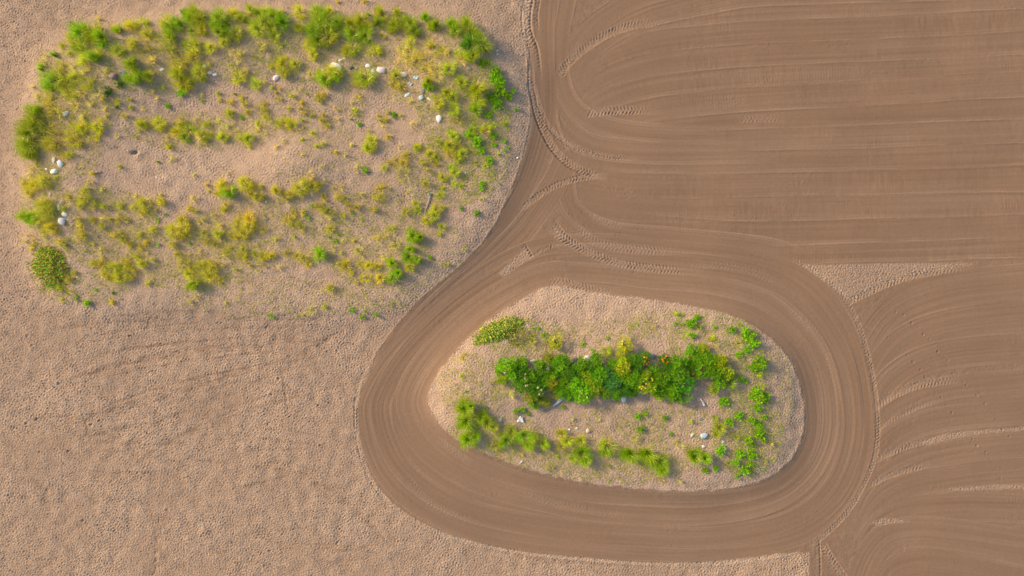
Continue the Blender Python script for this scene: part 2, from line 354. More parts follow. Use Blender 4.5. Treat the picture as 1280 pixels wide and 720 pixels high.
DRY -= .10 * gau(1095, 147, 60, 6) + .07 * gau(888, 150, 14, 7) + .06 * gau(1000, 60, 60, 10) + .06 * gau(1160, 215, 70, 9)   # damp streaks
DRY = np.clip(DRY, 0, 1.3)
tap = np.clip(np.minimum.reduce([PX + MX, GW - 1 - MX - PX, PY + MY, GH - 1 - MY - PY]) / 12, 0, 1)
Z = (MAC + H) * tap
def ground(px, py):
    x = min(max(px + MX, 0), GW - 2); y = min(max(py + MY, 0), GH - 2)
    i, j = int(y), int(x); return float(MAC[i, j] + H[i, j] * .5)
SUN_EL, SUN_AZ, SUN_E, SUN_A, SKY, EXPO = 24, 157, 3.5, 7.0, 0.15, 0.27
# ------------------------------------------------------------------ materials
def nt(name):
    m = bpy.data.materials.new(name); m.use_nodes = True; t = m.node_tree; t.nodes.clear()
    return m, t, (lambda ty, **k: _node(t, ty, k))
def _node(t, ty, k):
    n = t.nodes.new(ty)
    for a, b in k.items(): setattr(n, a, b)
    return n
def mixc(t, N, a, b, f, mode='MIX'):
    n = N('ShaderNodeMix', data_type='RGBA', blend_type=mode, clamp_factor=False)
    for sock, v in ((n.inputs[0], f), (n.inputs[6], a), (n.inputs[7], b)):
        if hasattr(v, 'node'): t.links.new(v, sock)
        elif isinstance(v, (int, float)): sock.default_value = v
        else: sock.default_value = (*v, 1)
    return n.outputs[2]

def sand_mat():
    m, t, N = nt('sand')
    out = N('ShaderNodeOutputMaterial'); b = N('ShaderNodeBsdfPrincipled'); b.inputs['Roughness'].default_value = .95
    b.inputs['Specular IOR Level'].default_value = .15
    a = N('ShaderNodeAttribute', attribute_name='dry'); tc = N('ShaderNodeTexCoord')
    def noise(sc, det, rough=.6):
        n = N('ShaderNodeTexNoise'); n.inputs['Scale'].default_value = sc; n.inputs['Detail'].default_value = det; n.inputs['Roughness'].default_value = rough
        t.links.new(tc.outputs['Object'], n.inputs['Vector']); return n.outputs['Fac']
    n1, n2, n3 = noise(.22, 4), noise(4.5, 6, .75), noise(60, 3)
    c = mixc(t, N, MOIST, DRYC, a.outputs['Fac'])
    def ramp(src, lo, hi, c0, c1):
        r = N('ShaderNodeMapRange'); r.inputs[1].default_value = lo; r.inputs[2].default_value = hi; r.inputs[3].default_value = c0; r.inputs[4].default_value = c1
        t.links.new(src, r.inputs[0]); return r.outputs[0]
    v = N('ShaderNodeMath', operation='MULTIPLY'); t.links.new(ramp(n1, .3, .7, .975, 1.025), v.inputs[0]); t.links.new(ramp(n2, .25, .75, .9, 1.1), v.inputs[1])
    v2 = N('ShaderNodeMath', operation='MULTIPLY'); t.links.new(v.outputs[0], v2.inputs[0]); t.links.new(ramp(n3, .25, .75, .9, 1.1), v2.inputs[1])
    cc = N('ShaderNodeVectorMath', operation='SCALE'); t.links.new(c, cc.inputs[0]); t.links.new(v2.outputs[0], cc.inputs[3])
    t.links.new(cc.outputs[0], b.inputs['Base Color'])
    n4 = noise(8.5, 3, .65); rs = ramp(a.outputs['Fac'], .25, .75, .06, 1.0)
    hh = N('ShaderNodeMath', operation='MULTIPLY_ADD'); t.links.new(n4, hh.inputs[0]); hh.inputs[1].default_value = 1.0; t.links.new(n2, hh.inputs[2])
    bp = N('ShaderNodeBump'); bp.inputs['Distance'].default_value = .075; t.links.new(rs, bp.inputs['Strength'])
    t.links.new(hh.outputs[0], bp.inputs['Height']); t.links.new(bp.outputs[0], b.inputs['Normal'])
    t.links.new(b.outputs[0], out.inputs[0]); return m

def plant_mat(name, trans=.35, rough=.6):
    m, t, N = nt(name)
    out = N('ShaderNodeOutputMaterial'); oi = N('ShaderNodeObjectInfo'); at = N('ShaderNodeAttribute', attribute_name='tint')
    c = mixc(t, N, oi.outputs['Color'], at.outputs['Color'], 1.0, 'MULTIPLY')
    d = N('ShaderNodeBsdfPrincipled'); d.inputs['Roughness'].default_value = rough; d.inputs['Specular IOR Level'].default_value = .12
    t.links.new(c, d.inputs['Base Color'])
    tr = N('ShaderNodeBsdfTranslucent'); c2 = mixc(t, N, c, (1.15, 1.2, .5), 1.0, 'MULTIPLY'); t.links.new(c2, tr.inputs['Color'])
    mx = N('ShaderNodeMixShader'); mx.inputs[0].default_value = trans
    t.links.new(d.outputs[0], mx.inputs[1]); t.links.new(tr.outputs[0], mx.inputs[2]); t.links.new(mx.outputs[0], out.inputs[0]); return m

def solid_mat(name, rough=.8, sc=9, lo=.88, hi=1.06, bump=.3):
    m, t, N = nt(name)
    out = N('ShaderNodeOutputMaterial'); oi = N('ShaderNodeObjectInfo'); b = N('ShaderNodeBsdfPrincipled'); b.inputs['Roughness'].default_value = rough
    tc = N('ShaderNodeTexCoord'); n = N('ShaderNodeTexNoise'); n.inputs['Scale'].default_value = sc; n.inputs['Detail'].default_value = 5
    t.links.new(tc.outputs['Object'], n.inputs['Vector'])
    r = N('ShaderNodeMapRange'); r.inputs[1].default_value = .3; r.inputs[2].default_value = .7; r.inputs[3].default_value = lo; r.inputs[4].default_value = hi
    t.links.new(n.outputs['Fac'], r.inputs[0])
    cc = N('ShaderNodeVectorMath', operation='SCALE'); t.links.new(oi.outputs['Color'], cc.inputs[0]); t.links.new(r.outputs[0], cc.inputs[3])
    t.links.new(cc.outputs[0], b.inputs['Base Color'])
    bp = N('ShaderNodeBump'); bp.inputs['Strength'].default_value = bump; bp.inputs['Distance'].default_value = .02; t.links.new(n.outputs['Fac'], bp.inputs['Height']); t.links.new(bp.outputs[0], b.inputs['Normal'])
    t.links.new(b.outputs[0], out.inputs[0]); return m

MOIST = (.266, .161, .095); DRYC = (.56, .387, .258)
M_SAND = sand_mat(); M_GRASS = plant_mat('grass_blades', .4); M_LEAF = plant_mat('leaves', .3, .5); M_STEM = plant_mat('stems', .0, .8)
M_ROCK = solid_mat('rock'); M_PLASTIC = solid_mat('litter', .45, 5, .9, 1.05, .1); M_WOOD = solid_mat('driftwood', .85, 14, .8, 1.1, .3)

# ------------------------------------------------------------------ the sand as meshes (one sheet, its faces shared out by surface)
def axis(n, m):
    core = (np.arange(n) - m).astype(np.float64)
    st = np.cumsum(np.minimum(1.4 ** np.arange(1, 33), 6000.0))
    return np.r_[core[0] - st[::-1], core, core[-1] + st], len(st)
ax, pad = axis(GW, MX); ay, _ = axis(GH, MY)
Zf = np.pad(Z, pad); Df = np.pad(DRY, pad, mode='edge'); Lf = np.pad(LAB, pad, mode='edge')
Lf[:pad] = Lf[pad + 2]; Lf[pad:-pad, -pad:] = 2; Lf[:pad, -pad:] = 2; Lf[-pad:, -pad:] = 2
FAR = np.where(Lf == 0, .86, .15); core = np.zeros(Lf.shape); core[pad:-pad, pad:-pad] = tap
Df = Df * core + FAR * (1 - core)
nx, ny = len(ax), len(ay)
XX, YY = np.meshgrid((ax - 640) * S, (360 - ay) * S)
CO = np.stack([XX, YY, Zf], -1).reshape(-1, 3).astype(np.float32)
II = np.arange(nx * ny).reshape(ny, nx)
Q = np.stack([II[1:, :-1], II[1:, 1:], II[:-1, 1:], II[:-1, :-1]], -1).reshape(-1, 4)
FL = Lf[:-1, :-1].reshape(-1)
DD = Df.reshape(-1).astype(np.float32)
def ground_mesh(name, lab):
    q = Q[FL == lab]; ids, inv = np.unique(q, return_inverse=True); inv = inv.reshape(-1).astype(np.int32)
    me = bpy.data.meshes.new(name)
    me.vertices.add(len(ids)); me.vertices.foreach_set('co', CO[ids].ravel())
    me.loops.add(len(inv)); me.loops.foreach_set('vertex_index', inv)
    me.polygons.add(len(q)); me.polygons.foreach_set('loop_start', np.arange(0, len(inv), 4, dtype=np.int32))
    at = me.attributes.new('dry', 'FLOAT', 'POINT'); at.data.foreach_set('value', DD[ids])
    me.update(calc_edges=True); me.polygons.foreach_set('use_smooth', np.ones(len(q), bool)); me.update()
    return tag(link(name, me, M_SAND), kind='structure')
g0 = ground_mesh('sand', 0); g0['label'] = 'pale trampled beach sand covered in footprints'
g1 = ground_mesh('raked_track', 1); g1['label'] = 'smooth raked track looping round the small planted patch'
g2 = ground_mesh('raked_ground', 2); g2['label'] = 'brown raked sand in long parallel passes'

# ------------------------------------------------------------------ plant meshes
class PB:
    def __init__(s): s.V, s.F, s.T = [], [], []
    def build(s, name): return mesh_from(name, s.V, s.F, s.T)
def blade(p, x, y, z, L, az, lean, w, tint, curl=1.6, seg=3, tipy=(1, 1, 1)):
    """an arching, tapering grass blade"""
    ca, sa = math.cos(az), math.sin(az); b = len(p.V); tw = random.uniform(-.9, .9); cx, cy = math.cos(az + math.pi / 2 + tw), math.sin(az + math.pi / 2 + tw)
    for k in range(seg + 1):
        t = k / seg; th = lean * (.35 + .65 * t ** curl) * 1.0
        r = L * math.sin(th) * t; h = L * math.cos(th * .9) * t
        ww = w * (1 - .92 * t) * .5
        tt = [tint[i] * (1 + (tipy[i] - 1) * t) for i in range(3)]
        p.V += [(x + ca * r - cx * ww, y + sa * r - cy * ww, z + h), (x + ca * r + cx * ww, y + sa * r + cy * ww, z + h)]; p.T += [tt, tt]
    for k in range(seg):
        i = b + 2 * k; p.F.append((i, i + 1, i + 3, i + 2))
def jit(c, a): k = random.uniform(1 - a, 1 + a); return (c[0] * k * random.uniform(.92, 1.08), c[1] * k, c[2] * k * random.uniform(.85, 1.15))

def grass_mesh(name, R, n, h, w, lean=(.25, 1.05), drytint=None, dryfrac=0.0, lump=0):
    p = PB(); lumps = [(random.uniform(-.7, .7) * R, random.uniform(-.7, .7) * R) for _ in range(lump)] or None
    wind = random.uniform(0, 6.28)
    for _ in range(n):
        if lumps: cx, cy = random.choice(lumps); rr = R * .42
        else: cx = cy = 0; rr = R * .75
        a = random.uniform(0, 6.283); r = rr * math.sqrt(random.random()) * random.choice((1, .6))
        x, y = cx + r * math.cos(a), cy + r * math.sin(a)
        d = min(1, math.hypot(x, y) / R); az = math.atan2(y, x) + random.gauss(0, .9)
        l = h * random.uniform(.55, 1.12) * (1 - .3 * d * d)
        isd = random.random() < dryfrac
        tint = jit(drytint, .25) if isd and drytint else jit(random.choice(((1, 1, 1), (.75, .85, .8), (1.3, 1.2, 1.3))), .22)
        wd = w * (1.6 if random.random() < .08 else random.uniform(.6, 1.1))
        blade(p, x, y, -.03, l, az, random.uniform(*lean) * (.55 + .55 * d) + .1, wd, tint, tipy=(1.2, 1.12, 1.0))
    return p.build(name)

def leaf(p, x, y, z, L, W, az, tilt, tint):
    """a folded two-sided leaf along its midrib"""
    d = Vector((math.cos(az) * math.cos(tilt), math.sin(az) * math.cos(tilt), math.sin(tilt)))
    s = Vector((-math.sin(az), math.cos(az), 0)); up = d.cross(s) * -1; o = Vector((x, y, z)); b = len(p.V)
    pts = [o, o + d * L * .45 + s * W * .5 + up * W * .18, o + d * L - up * L * .12, o + d * L * .45 - s * W * .5 + up * W * .18, o + d * L * .5]
    p.V += [tuple(v) for v in pts]; p.T += [tint] * 5; p.F += [(b, b + 4, b + 1), (b + 1, b + 4, b + 2), (b, b + 3, b + 4), (b + 3, b + 2, b + 4)]
def stick(p, a, b, r0, r1, tint=(1, 1, 1), n=5):
    a, b = Vector(a), Vector(b); d = (b - a).normalized(); u = d.orthogonal().normalized(); v = d.cross(u); i = len(p.V)
    for c, r in ((a, r0), (b, r1)):
        for k in range(n):
            t = 2 * math.pi * k / n; p.V.append(tuple(c + (u * math.cos(t) + v * math.sin(t)) * r)); p.T.append(tint)
    for k in range(n): p.F.append((i + k, i + (k + 1) % n, i + n + (k + 1) % n, i + n + k))
    p.F.append(tuple(i + n + k for k in range(n)))

def shrub_meshes(name, R, Hh, nc, nl, L, W, mix, spiky=0):
    p, q = PB(), PB(); cs = []
    for i in range(nc):
        a = random.uniform(0, 6.283); r = R * .86 * math.sqrt(random.random()); k = math.sqrt(max(0, 1 - (r / R) ** 2))
        cs.append((r * math.cos(a), r * math.sin(a), Hh * (k * random.uniform(.65, 1.05)) * .85 + .04))
    for cx, cy, cz in cs:
        ct = jit(random.choice(mix), .16); cr = R * random.uniform(.2, .34)
        for _ in range(int(nl * random.uniform(.7, 1.3))):
            v = Vector((random.gauss(0, 1), random.gauss(0, 1), random.gauss(.25, .8))).normalized() * cr * random.uniform(.35, 1.05)
            az = math.atan2(v.y, v.x) + random.gauss(0, .5); tl = random.uniform(-.35, .6) if not spiky else random.uniform(.1, 1.1)
            leaf(p, cx + v.x, cy + v.y, max(.02, cz + v.z * .8), L * random.uniform(.6, 1.25), W * random.uniform(.7, 1.2), az, tl, jit(ct, .36))
        stick(q, (cx * .12, cy * .12, -.05), (cx * .55, cy * .55, cz * .55), .016, .012); stick(q, (cx * .55, cy * .55, cz * .55), (cx, cy, cz), .012, .006)
    return p.build(name), q.build('branches')

def weed_mesh(name, R, nst, nl, L, W, h):
    """low leafy plant: stems with leaves set along them"""
    p = PB()
    for i in range(nst):
        a = random.uniform(0, 6.283); r = R * random.uniform(.15, 1.0); ex, ey, ez = r * math.cos(a), r * math.sin(a), h * random.uniform(.5, 1.1) * (1 - .45 * (r / R) ** 2)
        bx, by = ex * .35, ey * .35; ct = jit((1, 1, 1), .2)
        stick(p, (bx, by, -.02), (ex, ey, ez), .008, .004, (.7, .8, .6), 3)
        for k in range(nl):
            t = random.uniform(.35, 1.02); leaf(p, bx + (ex - bx) * t, by + (ey - by) * t, .02 + ez * t, L * random.uniform(.6, 1.2), W * random.uniform(.7, 1.2), random.uniform(0, 6.283), random.uniform(-.2, .7), jit(ct, .32))
    return p.build(name)

def mat_mesh(name, rx, ry, n, cols, sp=.19):
    p = PB(); lob = [(random.uniform(-1, 1), random.uniform(-1, 1)) for _ in range(70)]
    for _ in range(n):
        lx, ly = random.choice(lob)
        if lx * lx + ly * ly > 1: continue
        x = (lx + random.gauss(0, sp)) * rx; y = (ly + random.gauss(0, sp)) * ry; e = math.hypot(x / rx, y / ry)
        leaf(p, x, y, .02 + .30 * max(0, 1 - e * e) * random.uniform(.3, 1.2), random.uniform(.10, .19), random.uniform(.07, .12), random.uniform(0, 6.283), random.uniform(.0, .7), jit(random.choice(cols), .35))
    return p.build(name)

# prototypes (each mesh shared by its copies)
DRYT = (2.6, 1.45, 3.2)
G_BIG = [(grass_mesh('green_blades', .6, 560, 1.0, .030, lean=(.35, 1.2), lump=7), grass_mesh('dry_blades', .58, 52, 1.0, .05, lean=(.5, 1.3))) for _ in range(7)]
Y_MID = [(grass_mesh('green_blades', .46, 270, .64, .027, lean=(.45, 1.3), lump=7), grass_mesh('dry_blades', .46, 70, .68, .025, lean=(.5, 1.3))) for _ in range(7)]
T_SML = [grass_mesh('grass_blades', .28, 105, .42, .023, lean=(.45, 1.3), lump=random.choice((0, 3)), drytint=(1.15, 1.1, 1.4), dryfrac=.25) for _ in range(10)]
T_THIN = [grass_mesh('grass_blades', .32, 80, .46, .021, lean=(.5, 1.3), lump=4, drytint=(1.1, 1.08, 1.4), dryfrac=.3) for _ in range(8)]
W_SML = [weed_mesh('leaves', .24, 12, 8, .1, .05, .18) for _ in range(6)]
W_MID = [weed_mesh('leaves', .5, 30, 12, .13, .062, .38) for _ in range(7)]
GRN = [(1, 1, 1), (.8, .85, .8), (1.25, 1.15, .9), (1.0, .9, .8)]
SH = [shrub_meshes('foliage', .66, .85, 24, 44, .11, .06, GRN) for _ in range(7)]
SHF = [shrub_meshes('foliage', .66, .8, 22, 50, .13, .032, GRN, 1) for _ in range(4)]
# ------------------------------------------------------------------ where every plant stands: map x, y, half width, half height
def tab(s):
    out = []
    for e in s.replace('\n', ';').split(';'):
        v = [float(k) for k in e.split()]
        if len(v) == 3: v.append(v[2])
        if v: out.append(tuple(v))
    return out
G = tab('''103 40 9 8;109 47 9 8;123 46 8 13;138 53 8 9;106 60 6 8;75.5 71.5 3;156 43 5 4;126 79 7 5;174 85 8 6;57.5 88 4 3;68.6 102.5 6 9;73.5 111 6 7;175.5 101 8 8;183 101 6
50 141 8 7;46 153 10 10;44 167 11 10;43 182 10 10;42 193 8 8;53 160 6 9;220 35 7;220 54 7;249 21 8;245 28 7;256 29 7;233 36 8 5;280 28 8;285.5 33 8;276 37 6;281 47 7 6;306 29 6 5;317 18 5;335.5 32 6 9;229 95.5 8 7
345.5 26 7;358 33 8;344 39 6;395.5 18 6;401 25 8;412 28 11 9;423 30 6 8;405 36 10 8;395.5 43 9 6;401 54 7 9;422 44 6;441 35 7 8;454 28 6 8;443 46 7 8;459 49 8;479 21 6 9;476 33 5 7;497 19 4 5;494 35 7;425 96 6;409 101 6 8;458 99 10 9
501 28 4 9;514 33 7 8;519 43 6;533 25 5 7;547 36 6 5;565 35 5 8;569 44 7 6;585 37 8 7;589 47 9 8;597 54 10 9;603 62 10 9;590 62 9;592 75 8 6;597 113.6 9 8;596 141 7 6;537.5 107 4 5;540 115 3;533 111 3
48 269 9 8;37 273 6 5;247 353 5 9;291 241 6 8;402.5 320 6 7;517 295 6 9;527 298 4;514 312.5 4;512 322 6 7;523 324 5 3;500 341 5;493 347 6 5;492 330 6 5
581.6 507.5 9 7;590 505 5;583 523 10 7;585 546.6 6 9;595 543 4 5;601.6 518 6 5;608 525 7 6;633 546.6 6;655 540 7 8;660 553 5;678 551.6 5;725 563 8;730 571.6 5;755 563 5;785 563 8;808 563 8 9;819.5 573 8;825 583 5 6;864 567 8 6;876 569 7 5''')
Y = tab('''98 51 8 7;85 61 5 4;96 71 4;116 69 9 6;131 75 7 5;149 40 5;170 38 8 6;157 70 7 8;173 61 6;117 82 8 5;84 105 11 8;92 113 8;104.7 102.5 7 6;120 109 7;98 120 7;69 182 6 8;100.5 166 7;112 162 6 7;130 160 6 9;131 172 5;102 179 9 6;169 127.5 3;157 132 4;171 138 3;178 162 4 5
183 35 6 8;191 46 6;213 32 8;247 43 5 7;259 44 5 7;298 21 5 8;299 46 7 9;327 21 6 8;335.5 18 6;327 40 9 10;287 58 6;270 64 5 8;247 64 9 8;249 75 8;227 92 9 8;253.6 94 7 6;234 108 9 7;245 107 6;256 95 7 8;259 105 4;301 101 8 7;324 108 6 7;195 100 6;210 112 2;276 119 3;279 128 3;291 144 6 4
184 159 6;204 157 7 8;206 163 4;231 155 5 6;226 168 8 5;240 165 6;262 158 5;256 172 8 6;267 170 4;283 173 6;315 175 7 6;305 175 5;326 157 4;335.5 148 5;216 185 3;317 186.5 3;235 173 6 5
345.5 49 8;353 18 4 5;377.5 19 6 9;377.5 37.5 6;415 17 4 7;413.6 51 9 10;388.6 60 7 6;393 71 6 7;356.6 83 6 9;345.5 89 5;372 83 6;462 39 7;443 61 9 8;437 68 6;469 67 7;479 47 3 5;490 43 5;418 92 9 7;404 97 6;358 95.5 6;412 109 4 5;423 95 6 5;497 98 6;343 112 2.5;367 122 3 4;402 130 3;393 147 3;444 141 5;395.5 168 4;383 177.5 2.5 3;382 154 3;357 157 8 5;369 159 7 6;467 179 7;462 186 6 5;400 186 3
510 40 4 7;539 37 5 6;578 78 8;515 58 4 8;555.5 69 5;562 90 8 7;611 85 5;596 130 8;578 108 7 6;560 119 6;549 132 7;568 126 6 5;568 141 7;594 158 4;607 165 7 5;618 158 3;592 173 5;562.5 168 3 4;567 173 5 6;562.5 184 6;549 179 5 3;522 186 4;632 159 4;590 165 5
89 197 5;95 195 5;64 229 8 7;52 233 7;41 241 7 5;77 223 3;66 258 9 8;69 266 10 8;59 274 8 6;122 219 3.5;113 248 7;116 240 5;128 252 4;137 259 4;155 210 2.5 3.5;156 258 4 5;171 260.5 4;89 263 5 3;187 255 8 7;183 266 5;207 254 8 3;217 185.5 4 3;283 233 6 7;283 240 6;277 245 5;285.5 266 5;241 262 4;248 266 4;233 276 7 6;254 276 4;310 229 5 8;313 235.5 7 8;319 240 5;328 247 6 5;334 235.5 4 5;315 274 7 8
425 192.5 3;400 185.5 2;408 184 2 5;465 187 6;482 212 4 5;350 240 6 5;368 244.6 6 3;380 237 7;386 233 5 6;394 237 7;404 233.5 4;425.5 249.5 4 5;436 249.5 3 5;488 238 2;430 273 4
522 187 4 5;539 194 6 5;547 199 4;529 202 2;579 194 6 5;572 199 6 4;607 209 5 3;596 206 4 2;621 194 2 3;564.6 210.5 3 4;569 217.5 6 5;554 223 4 6;568 231 4 3;577 234 3 5;556 238 3 5;551 245 5;522 256 4 5;523.6 263 5;546 263 6;544 270 5 6;536 274 6;554 260.5 3
43 310.5 4;73.5 286 9 5;83 303 5;87 364 3;144.5 378 4 3;80 376 3;111 286 5;112 295 5;176 321 4 5;122 330 5 4;136 343 6 5;147 336.5 8 7;157.5 332 7;157.5 346 8 6;167 341 7 6;150 347 6;197 288 5;196 324.6 4 2;183 330 6 5;189 355 3;223 289 7;233.5 286 8 7;227 295 7 5;276 294 5 6;244 333.5 6 5;241 342.6 6;256 335 7 6;265.6 344 8;270 336.5 6;281 350 4 5;302 284.6 6;310 292 6;299 297 4;314.5 284.6 6;323.6 286 4;313 323 5;314.5 329.6 3 4;322 317.5 4;331 321 6 5;339 320 4;343 320 5;387.5 331 4;435 333 6;441 341 4 3;452 330 4 5;463 332 4 6;473 333 5;492 288 5;460 347 4 5;453 348 4;477 347 6 5;382.5 395 3;408 383 5 2;547.5 295 3 5;513 333 6 5;557.5 330 3;553 285 5
616.6 530 5 6;620 555 5 6;626.6 545 5;638 538 7;663 543 7;693 566 3;701.6 540 6;708 548 6;725 548 6;715 570 5;758 555 7 10;755 437 6 4;841 390 2.5 4;852.5 417 4;870 408 3;884 420 4;940 466.6 5;948 480 3;906.6 476.6 6 7;858 522.5 2 4;858 563 5;895 532 7 5;891 540 5;887.5 520.5 4 3;916.6 544 3;578.6 468 3''')
ST = tab('''128 28 4 5;106 90 6;121 88 4;117 95 5;138 95 5;46 111 3;53 123 4 3;114 119 6;130 120 6;135 126 5 6;109 126 6;116 148 6;92 172 6 5;121 176 5;153 172 3;103 136 6;123 132 5;139 139 4;142 148 4;329 62 7;308 75 7;298 72 4 7;197 83 6;297 86 5 9;309 94 4 6;269 82 4;310 94 4;334 102 4;194 120 4;202 127 3;186 139 3;256 121 3;249 152 3;276 159 6;290 159 5;298 168 6;330 166 8 6;210 176 4 5
359.4 62.5 4 9;391 96 5;457 91 6 5;375 114 3 5;422 137 3;423 150 3;438 149 2;344 157 5;383 161 2;377.5 166 3;481 162 3;462 166 3;408 182 2 4;442 184 2.5;359 179 3;448 126 4 5;441 130 2;580.5 56 6;567 69 8 10;514 74 9 8;507 82 9;504 65 6;546 92 6 10;547 100 6 9;518 115 2;518 132 4 7;517 158 3 6;503 147 2 6;551 141 3;502 186 2 4
119 231 3 6;125 260.5 4;135 238 3;173 245 3 4;135 276 4;155 269 3;202 245 3 4;219 201 3 5;247 221 2 4;247 249 4 6;268 241 4;263 233 4;270 270 4;290 218 2;436 198 3;384 197 2;451 213 4 7;407 212 2 3;442 183 2;393 222 4 8;414 273 4;412 229 2;373 227 2;351 187 3;455 245 3;602 251 2 6;512.5 244 3 6
95 364 3;105.5 298 5;124 307.5 4;133 313.6 5;131.5 321 4;189 317 2;191 349 3 5;279 283 4;236.5 321 6;250 317 5;256 346 6;301 318 3 6;326 339 3;297 337 3;249 372 3;285 378 2;241 376 3;393 317 5 6;353 335 3;350 302 5 6;373 297 4;432 302 2 4;418 310 3;424 316 3 6;427 332 4 7;450 312 6;455 317 5;448 303 5;482 320 5 6;478 298 4;496 305 7 8;447 353 2 5;392 387 5;475 298 5;485 297 2 7;581 312 2.5
663 396 1.5 3;635 493 7;815 406 2;916.6 430 5;650 568 3 5;684 580 2 3;758 580 2 5;713 520 2 4;746.6 520 2 4;791.6 543 3 7;847.6 551.6 4 7;825 598 2 5;953.6 573 3;959 551 3;846.7 598 3''')
OL = tab('''64 79 6 5;91 91 7 5;81 95.5 8 5;67 123 6;81 125 9 7;71 137 7 8;66 152 6 8;67 161 6;78 146 7 8;64 173 7 8;76 175 8 9;80 184 6;163 150 5 3;212 53 7 6;215 68 9 8;222 72 7;195 72 7;184 61 6;235.5 79 8 6;303 126 3 4;308 133 4;313 142 3 5;326 139 5 6;334 133 4;335 140 3;291 129 4;295 118 2
423 4 2;456.7 3.5 3;451 116 8;493 109 5;353 113 2;348 118 2;352.5 127 3;400 123 4;407 121 4;385 119 2;380 131 3;377.5 137 2;364 138 3;381.7 143 3;407 146 3;405 152.5 4 3;411.5 159.5 3 4;484 143 3;479 154 4;484 151 3;474 146 2;487 173 4 3;544 67 8 7;521 83 8;535 79 8;533 92 7;503 112 5;575 151 6
76 187 6;48 213 9 7;37 230 5;99 248 5 6;109 259 4;124 276 4;106 274 4;144 273 3;153 274 4;164 277 3;194 262 6 5;286 258 4;306 276 6;488.6 206 3;498 204 4;359.5 249 4;382 244 4;425 238 4 6;437 260.5 4;449 260.5 4;467 263 4;479 238 5;479 247 4;469 251 5 4;409 247 4;400 259 4;408 260.5 4;414 265 5 7;377.5 266 5;370.5 266 4;362 276 5;372 276 4
508 197 5;505.5 206 5;505.5 220 5 7;562.5 194 5;572 188 6;530.5 210.5 5;547 210.5 5;533 231 4 5;508 265 5;40 300 4 8;61 294 5 4;92 305 4;81 359.5 5 3;134.6 284.6 4;148 297 4;156 294 4;160.5 300 5;168 306 4;133 330 5;170 333 6;98 341 3;92 349 4;186 292 5 6;191 303 4;181.5 307.5 4;238 294 5;218 303.7 5;226 318 4;259.5 292 5;262.5 302 4;273 306 4 5;232 329 6;267 330 6;276 330 6;285 319 5 4;293 313.6 5;308 312 5;333 287.6 4;291.5 294 3;310 297 3;361 316 3;374 320 4 5;383 323 5;370 282 4;380 285 4;415 287 4 5;415 360 5
680 425 2;665 425.5 4;581.5 443.6 3 5;645 546 5;700 555 5;886 428 6 4;907 577 3''')
LW = tab('''160 110 6 5;146 120 6;155 138 2;235.5 21 6;231 119 6;214 135 4;256 128 2;306 149 3 2;242 178 2;461.5 21.5 3;450 157 2 5;494 146 4;603 83 6 4;619 95 9 7;619 101 9 8;625 108 8;626 118 8;615 126 6 7;622 134 7;636 123 5 6;642 116 3;611 147 5;617 172 5;645 139 2.5;630.5 179 2.5;635 186 2;585 170.5 6 4;597 179 6 7
211 269.6 2;201.5 275 2;201.5 204 2;459.5 215 4;443 268 2;455 275 2;384 265 2;389 273 3 2;393 258 2;597 183 6 4;603 191 4 6;612.5 202 6 5;618 183 4 3;630 190 2;603 231 4;602 237 3;577 261 4 2.5;596 267.5 4;99.5 372.5 3 2;112.5 379 5;124 362.5 2;147 366 2;203 306 2;241 304.4 2;217 294.5 2;426 294 2;421 302 2.5;413 297 1.5;497 343 7 6;341 395 2.5;441 387.5 3;453 396 3;458 390 2;471 393 3;492 378 1.5;539 322.5 4 2.5
665.5 410 1.5;671.6 409.6 2;679 418 3;621.6 461.6 3 7;757.5 422 3 1.5;727 429 2 3;795 405 1.5;738 436 2;850 394 2;868 396 4 3;861 403 5 7;841.6 404 2;849 405 2;861.6 418 4;890 407.5 2 3;910 411.6 6 4;926.6 413 8 4;921.6 406 2;931.6 421.6 8 7;936.6 428 6;928 436.6 5 4;918 441.6 4;945 451.6 6 9;936.6 456.6 6;920 470 4;926.6 475 3;940 487 7 5;596.6 530 2.5;606.6 506 2;583 486.6 1.5;645 511.6 4;653 510 4;660 515 4 2;795 518 5 4;803 515 3;798 533 6 4;703 506.6 4 2;828 519.6 3 4;836 540 4 2;895 559.5 7 5;899 499 6;907 524.5 5;917.6 516.7 3 8;940 493 9 8;953.6 495 5;942 507 6 4;934 522.5 4 5;943 528 5 4;944 538 7 6;949 546 4;932 548 5 6;920.5 565 7 5;915 575 5 4;934 565 6 7;928 585 7 6;934 577 4;918.6 592.5 3;878 585 4;891 583 4 3;950 519.6 3''')
